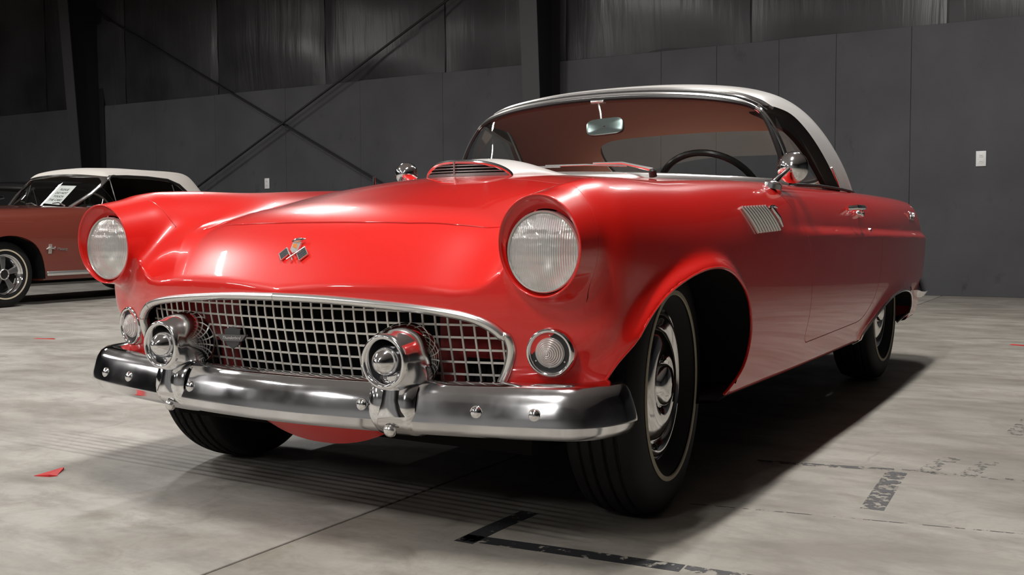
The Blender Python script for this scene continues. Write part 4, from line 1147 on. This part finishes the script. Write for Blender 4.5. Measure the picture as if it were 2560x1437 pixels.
# --- side ornaments: louvre panel, door handle, lock, script
def side_pt(y, z, s=1, off=0.):
    Q = np.array([[s*.86, y, z]])
    for _ in range(8): Q[:, 0] -= s*.9*body_f(Q[:, 0], Q[:, 1], Q[:, 2])
    return Vector((Q[0][0]+s*off, y, z))
for s in (-1, 1):
    lo = empty('fender_louvre', parent=CAR)
    for k in range(9):
        y0 = .405+.0262*k; P = []
        for t in np.linspace(0, 1, 5):
            y = y0+.080*t; z = .797-.072*t+.0008*k; P.append(side_pt(y, z, s, .004))
        MB().tube(P, [.0058, .0072, .0072, .0072, .0055], 8).build('louvre_slat', M_STEEL, lo)
    em = empty('fender_emblem', parent=CAR)
    mb = MB(); mb.tube([side_pt(.672, .800, s, .004), side_pt(.70, .768, s, .006), side_pt(.735, .742, s, .003)], [.007, .010, .004], 8); mb.build('emblem_body', M_CHROME, em)
    mb = MB(); mb.tube([side_pt(.655, .801, s, .003), side_pt(.70, .804, s, .004), side_pt(.735, .80, s, .003)], [.003, .006, .003], 8); mb.build('emblem_wing', M_CHROME, em)
    hd_ = empty('door_handle', parent=CAR)
    a = side_pt(1.74, .812, s, .004); b = side_pt(1.90, .812, s, .004)
    MB().tube([a, a+Vector((s*.028, .01, .002)), (a+b)/2+Vector((s*.038, 0, .003)), b+Vector((s*.030, -.02, .002)), b+Vector((s*.004, 0, 0))], [.009, .010, .011, .011, .008], 10).build('handle_grip', M_CHROME, hd_)
    MB().lathe([(.014, -.01), (.014, .022), (.010, .030), (0, .032)], 16, axisM(b+Vector((0, -.015, -.022)), (s, 0, 0))).build('push_button', M_CHROME, hd_)
    MB().lathe([(.011, -.006), (.010, .005), (.004, .007), (0, .007)], 14, axisM(side_pt(2.03, .722, s, .001), (s, 0, 0))).build('door_lock', M_CHROME, CAR)
    p0 = side_pt(3.12, .79, s, .003); p1 = side_pt(3.36, .785, s, .003); dx = (p1-p0)*(1 if s > 0 else -1)
    text_mesh('rear_script', 'Thunderbird', .062, frame((p0+p1)/2, dx, (0, 0, 1)), M_CHROME, CAR, .003, .35, .72)
# --- nose ornament: crossed flags under a bird crest
NO = empty('nose_emblem', parent=CAR)
pc = project(body_f, [(0, -.525, .683)])[0]; nn = Vector(normals_of(body_f, np.array([pc]))[0]); up = Vector((0, 0, 1)); up = (up-nn*up.dot(nn)).normalized()
Mn = axisM(Vector(pc)+nn*.0015, nn, up)
LF = [(-.0447, -.0096), (-.0306, .0121), (-.0107, -.0081), (-.0244, -.0307)]; RF = [(.0139, -.009), (.0297, .0137), (.0519, -.0086), (.0358, -.0304)]
for Q4, st0, st1, zz in ((LF, (.0132, -.029), (-.0306, .0121), .003), (RF, (-.0064, -.0287), (.0297, .0137), .005)):
    q = [Vector((a, b, 0)) for a, b in Q4]
    MB().prism([(a, b) for a, b in Q4][::-1], .004, Mn).build('flag_frame', M_STEEL, NO, smooth=False)
    for i in range(4):
        for j in range(3):
            cs_ = []
            for u_, v_ in ((i+.06, j+.06), (i+.94, j+.06), (i+.94, j+.94), (i+.06, j+.94)):
                u2 = .05+.90*u_/4; v2 = .06+.86*v_/3
                pt = (q[0]*(1-u2)+q[1]*u2)*(1-v2)+(q[3]*(1-u2)+q[2]*u2)*v2; cs_.append((pt.x, pt.y))
            MB().prism(cs_[::-1], .0008, Mn @ Matrix.Translation((0, 0, .0041))).build('flag_square', M_BLACK if (i+j) % 2 == 0 else M_LAMPBLACK, NO, smooth=False)
    MB().tube([Mn @ Vector((*st0, zz)), Mn @ Vector((*st1, zz))], .0016, 8).build('flag_staff', M_STEEL, NO)
CR_ = [(-.0121, .0026), (-.0175, .0266), (.0013, .0291), (.0095, .0292), (.0144, -.0031), (.0015, -.0079)]
MB().prism(CR_[::-1], .006, Mn).build('crest', M_STEEL, NO, smooth=False)
MB().prism([(a*.8, b*.8+.003) for a, b in [(-.0150, .0220), (.0, .024), (.010, .004), (-.010, .010)]][::-1], .0012, Mn @ Matrix.Translation((0, 0, .006))).build('crest_enamel', pbr('orange_enamel', (.55, .16, .02), .3), NO, smooth=False)
mb = MB(); mb.tube([Mn @ Vector((-.0199, .0300, .005)), Mn @ Vector((-.0061, .0325, .009)), Mn @ Vector((.0061, .034, .008)), Mn @ Vector((.0159, .0406, .004))], [.0035, .0050, .0045, .0016], 10); mb.build('bird_head', M_CHROME, NO)
mb = MB(); mb.tube([Mn @ Vector((-.0068, .0350, .008)), Mn @ Vector((-.0026, .0436, .007))], [.0025, .0012], 8); mb.build('bird_wing', M_CHROME, NO)

# --- tail: lamps, rear bumper
for s in (-1, 1):
    tl = empty('tail_lamp', parent=CAR)
    MB().lathe([(.085, -.06), (.088, .02), (.078, .035), (.070, .03)], 40, axisM((s*.66, 3.66, .69), (0, 1, 0))).build('tail_rim', M_CHROME, tl)
    MB().lathe([(.072, .028), (.05, .05), (.02, .06), (0, .062)], 40, axisM((s*.66, 3.66, .69), (0, 1, 0))).build('tail_lens', M_REDLENS, tl)
RBP = np.array([(-.86, 3.32), (-.862, 3.42), (-.85, 3.55), (-.82, 3.66), (-.74, 3.74), (-.5, 3.80), (-.25, 3.82), (0, 3.825)])
RPATH = curve(np.concatenate([RBP, (RBP*[-1, 1])[:-1][::-1]]), 6)[::-1]
rows = sweep_bumper(RPATH, BPROF, lambda p: .085)
RB = MB().grid(rows); n = len(BPROF); RB.F += [tuple(range(n)), tuple(range(len(RB.V)-n, len(RB.V)))[::-1]]
RB.build('rear_bumper', M_CHROME2, CAR, sharp=28)

# ------------------------------------------------------------------ convertible in the background
A2 = math.radians(4)
hub = Vector((-7.5, 3.6, 0)); ori = hub-Vector((math.cos(A2), math.sin(A2), 0))*.79
CV = empty('convertible', ori, A2)
tag(CV, 'bronze red vintage convertible with cream soft top behind the left headlamp', 'car')
M_BRZ = paint('bronze_red_paint', (.165, .032, .020), .35)
M_CANVAS = pbr('cream_canvas', (.72, .68, .63), .8)
M_TAN = pbr('tan_interior', (.16, .14, .11), .8)
h2 = Tab([0, .3, .6, .75, .88], [-.9, -.6, 0, .8, 1.2, 2.6, 3.4, 3.9], np.array([
 [.80, .80, .80, .79, .74], [.92, .915, .91, .90, .84], [.985, .975, .96, .945, .88], [1.01, 1.00, .985, .97, .91], [1.01, 1.0, .99, .975, .92], [.99, .985, .985, .975, .92], [.97, .97, .97, .96, .90], [.92, .92, .92, .91, .85]]).T)
w2 = Tab([-.9, -.6, 0, 1, 2.2, 3.2, 3.9], [.2, .32, .45, .58, .72, .85, 1.0], np.array([
 [.70, .74, .77, .78, .79, .78, .77], [.76, .80, .825, .835, .84, .83, .81], [.79, .83, .85, .862, .868, .855, .83], [.80, .838, .852, .866, .875, .86, .84], [.80, .838, .85, .868, .88, .865, .84], [.77, .81, .835, .85, .86, .845, .82], [.70, .74, .77, .78, .79, .78, .76]]))
AF2 = poly_sd(curve([(-.40, .05), (-.40, .32), (-.36, .50), (-.25, .625), (-.08, .685), (.10, .685), (.27, .62), (.37, .50), (.41, .34), (.42, .05)], 4))
AR2 = poly_sd(curve([(2.33, .05), (2.34, .32), (2.42, .52), (2.58, .63), (2.78, .66), (2.96, .60), (3.10, .46), (3.14, .30), (3.14, .05)], 4))
def conv_f(x, y, z):
    X = np.sqrt(x*x+1e-6)
    f = smax(X-w2(y, z), (z-h2(X, y))*.95, .10)
    f = smax(f, -.80+.12*(X/.8)**3-y, .10); f = smax(f, y-3.80+.08*(X/.8)**3, .12)
    return smax(f, .24-z, .04)
def ctop_f(x, y, z):
    X = np.sqrt(x*x+1e-6)
    zt = np.interp(y, [.9, 1.35, 1.6, 1.9, 2.25, 2.55, 2.75, 3.2], [1.37, 1.41, 1.44, 1.452, 1.450, 1.450, 1.445, 1.36])
    f = smax(X-(.755-.40*np.maximum(z-.97, 0)-.10*sstep((y-2.3)/.9)), z-zt+.05*(X/.6)**2, .14)
    f = smax(f, (1.02+1.15*(z-.98)+.35*(X/.75)**2.5*(1-.5*(z-.98)/.35)-.12-y)*.7, .05)
    f = smax(f, (y-(3.10-.80*(z-.97)))*.7, .12)
    return f
S2 = Sheet(*nets(conv_f, (0, -1.0, .20), (.98, 4.0, 1.08), .030))
S2 = S2.split(lambda x, y, z: np.where(z > .85, ctop_f(x, y, np.full_like(x, 1.0))+.05, .3))[1]
S2 = S2.split(lambda x, y, z: np.where(np.abs(x) > .5, AF2(y, z), .3))[1]; S2 = S2.split(lambda x, y, z: np.where(np.abs(x) > .5, AR2(y, z), .3))[1]
D2 = poly_sd([(.99, 1.06), (.985, .36), (2.17, .36), (2.2, 1.06)])
dd, S2 = S2.split(lambda x, y, z: np.where(np.abs(x) > .6, D2(y, z), .3)+.004); S2 = S2.split(lambda x, y, z: np.where(np.abs(x) > .6, D2(y, z), .3)-.002)[1]
c_ = dd.cen()[:, 0]
for s in (-1, 1): dd.keep(c_*s > 0).obj('door', M_BRZ, CV)
S2.obj('body_shell', M_BRZ, CV, rim=.02)
T2 = Sheet(*nets(ctop_f, (0, .75, .93), (.84, 3.2, 1.50), .024)).split(lambda x, y, z: .955-z)[0]
SW2 = poly_sd(curve([(.60, .90), (.98, .95), (1.46, 1.318), (1.62, 1.328), (2.0, 1.33), (2.3, 1.31), (2.44, 1.27), (2.66, 1.10), (2.82, .93), (2.0, .80), (1.2, .80)], 4, True))
win, T2 = T2.split(lambda x, y, z: np.where((np.abs(x) > .52) & (y > .9), SW2(y, z), .3))
WS2 = poly_sd(mirror_poly([(0, .965), (.70, .962), (.705, 1.0), (.60, 1.27), (.54, 1.318), (0, 1.345)]))
frp, T2 = T2.split(lambda x, y, z: np.maximum(np.where(y < 1.52, -.1, .1), z-1.358+.036*(x/.6)**2))
gl2, fr2 = frp.split(lambda x, y, z: np.where(y < 1.5, WS2(x, z), .2))
T2.obj('soft_top', M_CANVAS, CV, rim=.03)
Sheet(T2.V-T2.N*.03, T2.T[:, ::-1], -T2.N).obj('top_lining', M_TAN, CV, rim=0)
gl2.obj('windshield', M_GLASS, CV, rim=0); fr2.obj('windshield_frame', M_CHROME, CV, rim=.02)
wc = win.cen()[:, 0]
M_GLASS2 = thin_glass('tinted_side_glass', (.55, .56, .55), .5)
for s in (-1, 1):
    win.keep(wc*s > 0).obj('side_window', M_GLASS2, CV, rim=0)
    def cs(y, z):
        Q = np.array([[s*.7, y, z]])
        for _ in range(10): Q[:, 0] -= s*.7*ctop_f(Q[:, 0], Q[:, 1], Q[:, 2])
        return Vector((Q[0][0], y, z))
    MB().tube([cs(1.00, .965), cs(1.22, 1.13), cs(1.47, 1.322)], .020, 8).build('pillar', M_CHROME, CV)
    MB().tube([cs(1.43, .965), cs(1.445, 1.31)], .007, 6).build('vent_bar', M_CHROME, CV)
    MB().tube([cs(2.34, 1.26), cs(2.34, 1.1), cs(2.34, .965)], .008, 6).build('window_seam', M_BLACK, CV)
    MB().tube([cs(y, z) for y, z in ((1.48, 1.324), (1.7, 1.335), (2.0, 1.335), (2.3, 1.318), (2.46, 1.265), (2.66, 1.105), (2.80, .965))], .014, 8).build('top_seal', M_BLACK, CV)
    MB().tube([(s*.80, .98, .985), (s*.80, 1.6, .99), (s*.795, 2.6, .985)], .008, 6).build('belt_moulding', M_STEEL, CV)
    MB().bevbox((min(s*.80, s*.845), .43, .285), (max(s*.80, s*.845), 2.32, .335), .012).build('rocker_moulding', M_STEEL, CV)
    mb = MB(); P = [(-.40, .26), (-.40, .36), (-.36, .50), (-.25, .625), (-.08, .685), (.10, .685), (.27, .62), (.37, .50), (.41, .34), (.41, .26)]
    mb.grid([[(s*x, y, z) for y, z in P] for x in (.84, .4)]); mb.add([(s*.4, y, z) for y, z in P], [tuple(range(len(P)))]); mb.build('wheel_housing', M_DARK, CV, smooth=False)
    mb = MB(); P = [(2.34, .26), (2.34, .36), (2.42, .52), (2.58, .63), (2.78, .66), (2.96, .60), (3.10, .46), (3.13, .26)]
    mb.grid([[(s*x, y, z) for y, z in P] for x in (.83, .4)]); mb.add([(s*.4, y, z) for y, z in P], [tuple(range(len(P)))]); mb.build('wheel_housing', M_DARK, CV, smooth=False)
    # side emblem: bars, running figure, script
    eb = empty('fender_emblem', parent=CV)
    def sp(y, z, off=.004):
        Q = np.array([[s*.86, y, z]])
        for _ in range(8): Q[:, 0] -= s*.9*conv_f(Q[:, 0], Q[:, 1], Q[:, 2])
        return Vector((Q[0][0]+s*off, y, z))
    for k in (-1, 0, 1): MB().tube([sp(.455+k*.014, .51), sp(.455+k*.014, .605)], .0050, 6).build('emblem_bar', M_STEEL, eb)
    MB().tube([sp(.405, .555, .010), sp(.435, .570, .014), sp(.47, .566, .016), sp(.495, .560, .014), sp(.515, .577, .008)], [.005, .011, .013, .009, .004], 8).build('emblem_figure', M_STEEL, eb)
    p0, p1 = sp(.53, .556, .003), sp(.67, .552, .003)
    text_mesh('emblem_script', 'Mustang', .040, frame((p0+p1)/2, (p1-p0)*(1 if s > 0 else -1), (0, 0, 1)), M_STEEL, eb, .002, .35, .9)
MB().box((-.62, -.72, .22), (.62, 3.6, .28)).build('floor_pan', M_DARK, CV, smooth=False)
MB().bevbox((-.68, 1.55, .4), (.68, 2.15, .62), .05).build('front_seat', M_BLACK, CV)
for s in (-1, 1): MB().bevbox((s*.36-.28, 2.05, .5), (s*.36+.28, 2.25, 1.05), .06).build('seat_back', M_BLACK, CV)
MB().bevbox((-.68, 1.05, .75), (.68, 1.32, .95), .04).build('dashboard', M_BLACK, CV)
Mq = axisM((.36, 1.52, .98), (0, -.85, -.5))
MB().tube([Mq @ Vector((.19*math.cos(a), .19*math.sin(a), 0)) for a in np.linspace(0, 2*PI, 33)[:-1]], .011, 8, closed=True).build('steering_wheel', M_TAN, CV)
MB().bevbox((-.82, -.86, .40), (.82, -.76, .50), .03).build('front_bumper', M_CHROME, CV)
MB().bevbox((-.80, 3.80, .44), (.80, 3.90, .54), .03).build('rear_bumper', M_CHROME, CV)
MB().bevbox((-.42, -.815, .55), (.42, -.77, .75), .02).build('grille', M_DARK, CV)
for s in (-1, 1): MB().lathe([(.09, -.03), (.088, .02), (.06, .035), (0, .04)], 28, axisM((s*.62, -.76, .66), (0, -1, 0))).build('headlamp', M_STEEL, CV)
mb = MB(); mb.bevbox((-.04, 1.36, 1.17), (.12, 1.375, 1.23), .006); mb.build('interior_mirror', M_MIRROR, CV)
for x0 in (.10, .52):
    wz0 = Vector((x0, .93, 1.0)); MB().tube([wz0, wz0+Vector((-.16, .06, .035)), wz0+Vector((-.30, .10, .03))], [.009, .007, .005], 8).build('wiper_arm', M_STEEL, CV)
# styled steel wheels
def conv_wheel():
    w = empty('wheel', parent=CV); MX = axisM((0, 0, 0), (1, 0, 0))
    MB().lathe([(.18, -.075), (.21, -.088), (.26, -.092), (.295, -.085), (.315, -.068), (.32, -.03), (.32, .03), (.315, .068), (.295, .085), (.26, .092), (.21, .088), (.18, .075)], 56, MX).build('tyre', M_TIRE, w)
    MB().lathe([(.243, .0925), (.242, .0955), (.229, .0955), (.228, .0925)], 64, MX).build('white_stripe', pbr('cv_stripe', (.5, .44, .33), .7), w)
    MB().lathe([(.150, .02), (.168, .06), (.188, .082), (.194, .088), (.198, .080)], 48, MX).build('rim', M_CHROME, w)
    MB().lathe([(.166, .02), (.05, .0), (0, 0)], 32, MX).build('wheel_dish', M_DARK, w)
    for k in range(5):
        a = 2*PI*k/5+.3; ca, sa = math.cos(a), math.sin(a); t_ = Vector((0, -sa, ca)); r_ = Vector((0, ca, sa)); X_ = Vector((1, 0, 0))
        rows = [[r_*r-t_*hw+X_*(x-.012), r_*r-t_*hw*.7+X_*x, r_*r+t_*hw*.7+X_*x, r_*r+t_*hw+X_*(x-.012)] for r, hw, x in ((.04, .020, .062), (.09, .026, .066), (.165, .036, .058))]
        MB().grid(rows).build('spoke', pbr('spoke_grey', (.20, .20, .20), .35, .8) if k == 0 else bpy.data.materials['spoke_grey'], w)
    MB().lathe([(.055, .05), (.054, .075), (.046, .080), (.042, .072)], 28, MX).build('hub_ring', M_STEEL, w)
    MB().lathe([(.044, .07), (.02, .074), (0, .075)], 24, MX).build('hub_cap', M_BLACK, w)
    return w
w = conv_wheel(); w.location = (.70, 0, .32)
for x, y, r in ((-.70, 0, PI), (.70, 2.74, 0), (-.70, 2.74, PI)):
    q = copy_tree(w, CV); q.location = (x, y, .32); q.rotation_euler = (0, 0, r)
# notice behind the windshield
M_PAPER = pbr('white_paper', (.85, .84, .83), .7); M_INK = pbr('black_ink', (.02, .02, .02), .7)


# notice inside the windshield of the convertible: a thing of its own
NP = empty('notice_sheet', ori, A2); tag(NP, 'white printed notice sheet behind the windshield of the bronze convertible', 'sign')
pa, pb, pc_, pd = [Vector(v)+Vector((0, .030, -.020)) for v in ((-.005, 1.299, 1.257), (.259, 1.284, 1.245), (.269, 1.043, 1.034), (.0, 1.066, 1.055))]
ux = (pb-pa).normalized(); uy = (pa-pd).normalized(); un = ux.cross(uy).normalized()
mb = MB(); mb.add([pa, pb, pc_, pd]+[v-un*.001 for v in (pa, pb, pc_, pd)], [(0, 1, 2, 3), (7, 6, 5, 4), (0, 4, 5, 1), (1, 5, 6, 2), (2, 6, 7, 3), (3, 7, 4, 0)]); mb.build('paper', M_PAPER, NP, smooth=False)
cen = (pa+pb+pc_+pd)/4; sg = 1 if un.y < 0 else -1
for k, tx in enumerate(('PLEASE', 'DO NOT', 'TOUCH', 'THE CARS')):
    text_mesh('printed_line', tx, .050, frame(cen+uy*(.085-.058*k)+un*sg*.0012, ux, uy), M_INK, NP, .0003, 0, .95)
# black car farther left, copied from the convertible with its own colours
BC = empty('sedan', (-11.75, 5.0, 0), math.radians(3)); tag(BC, 'black car mostly hidden behind the bronze convertible at the left edge', 'car')
M_BLKP = paint('black_paint', (.006, .006, .007), .3)
for ch in list(CV.children):
    c2 = copy_tree(ch, BC)
    if ch.name.split('.')[0] in ('body_shell', 'door', 'soft_top'):
        c2.material_slots[0].link = 'OBJECT'; c2.material_slots[0].material = M_BLKP
for nm in [o for o in BC.children if o.name.startswith('fender_emblem')]:
    for k in list(nm.children): bpy.data.objects.remove(k)
    bpy.data.objects.remove(nm)
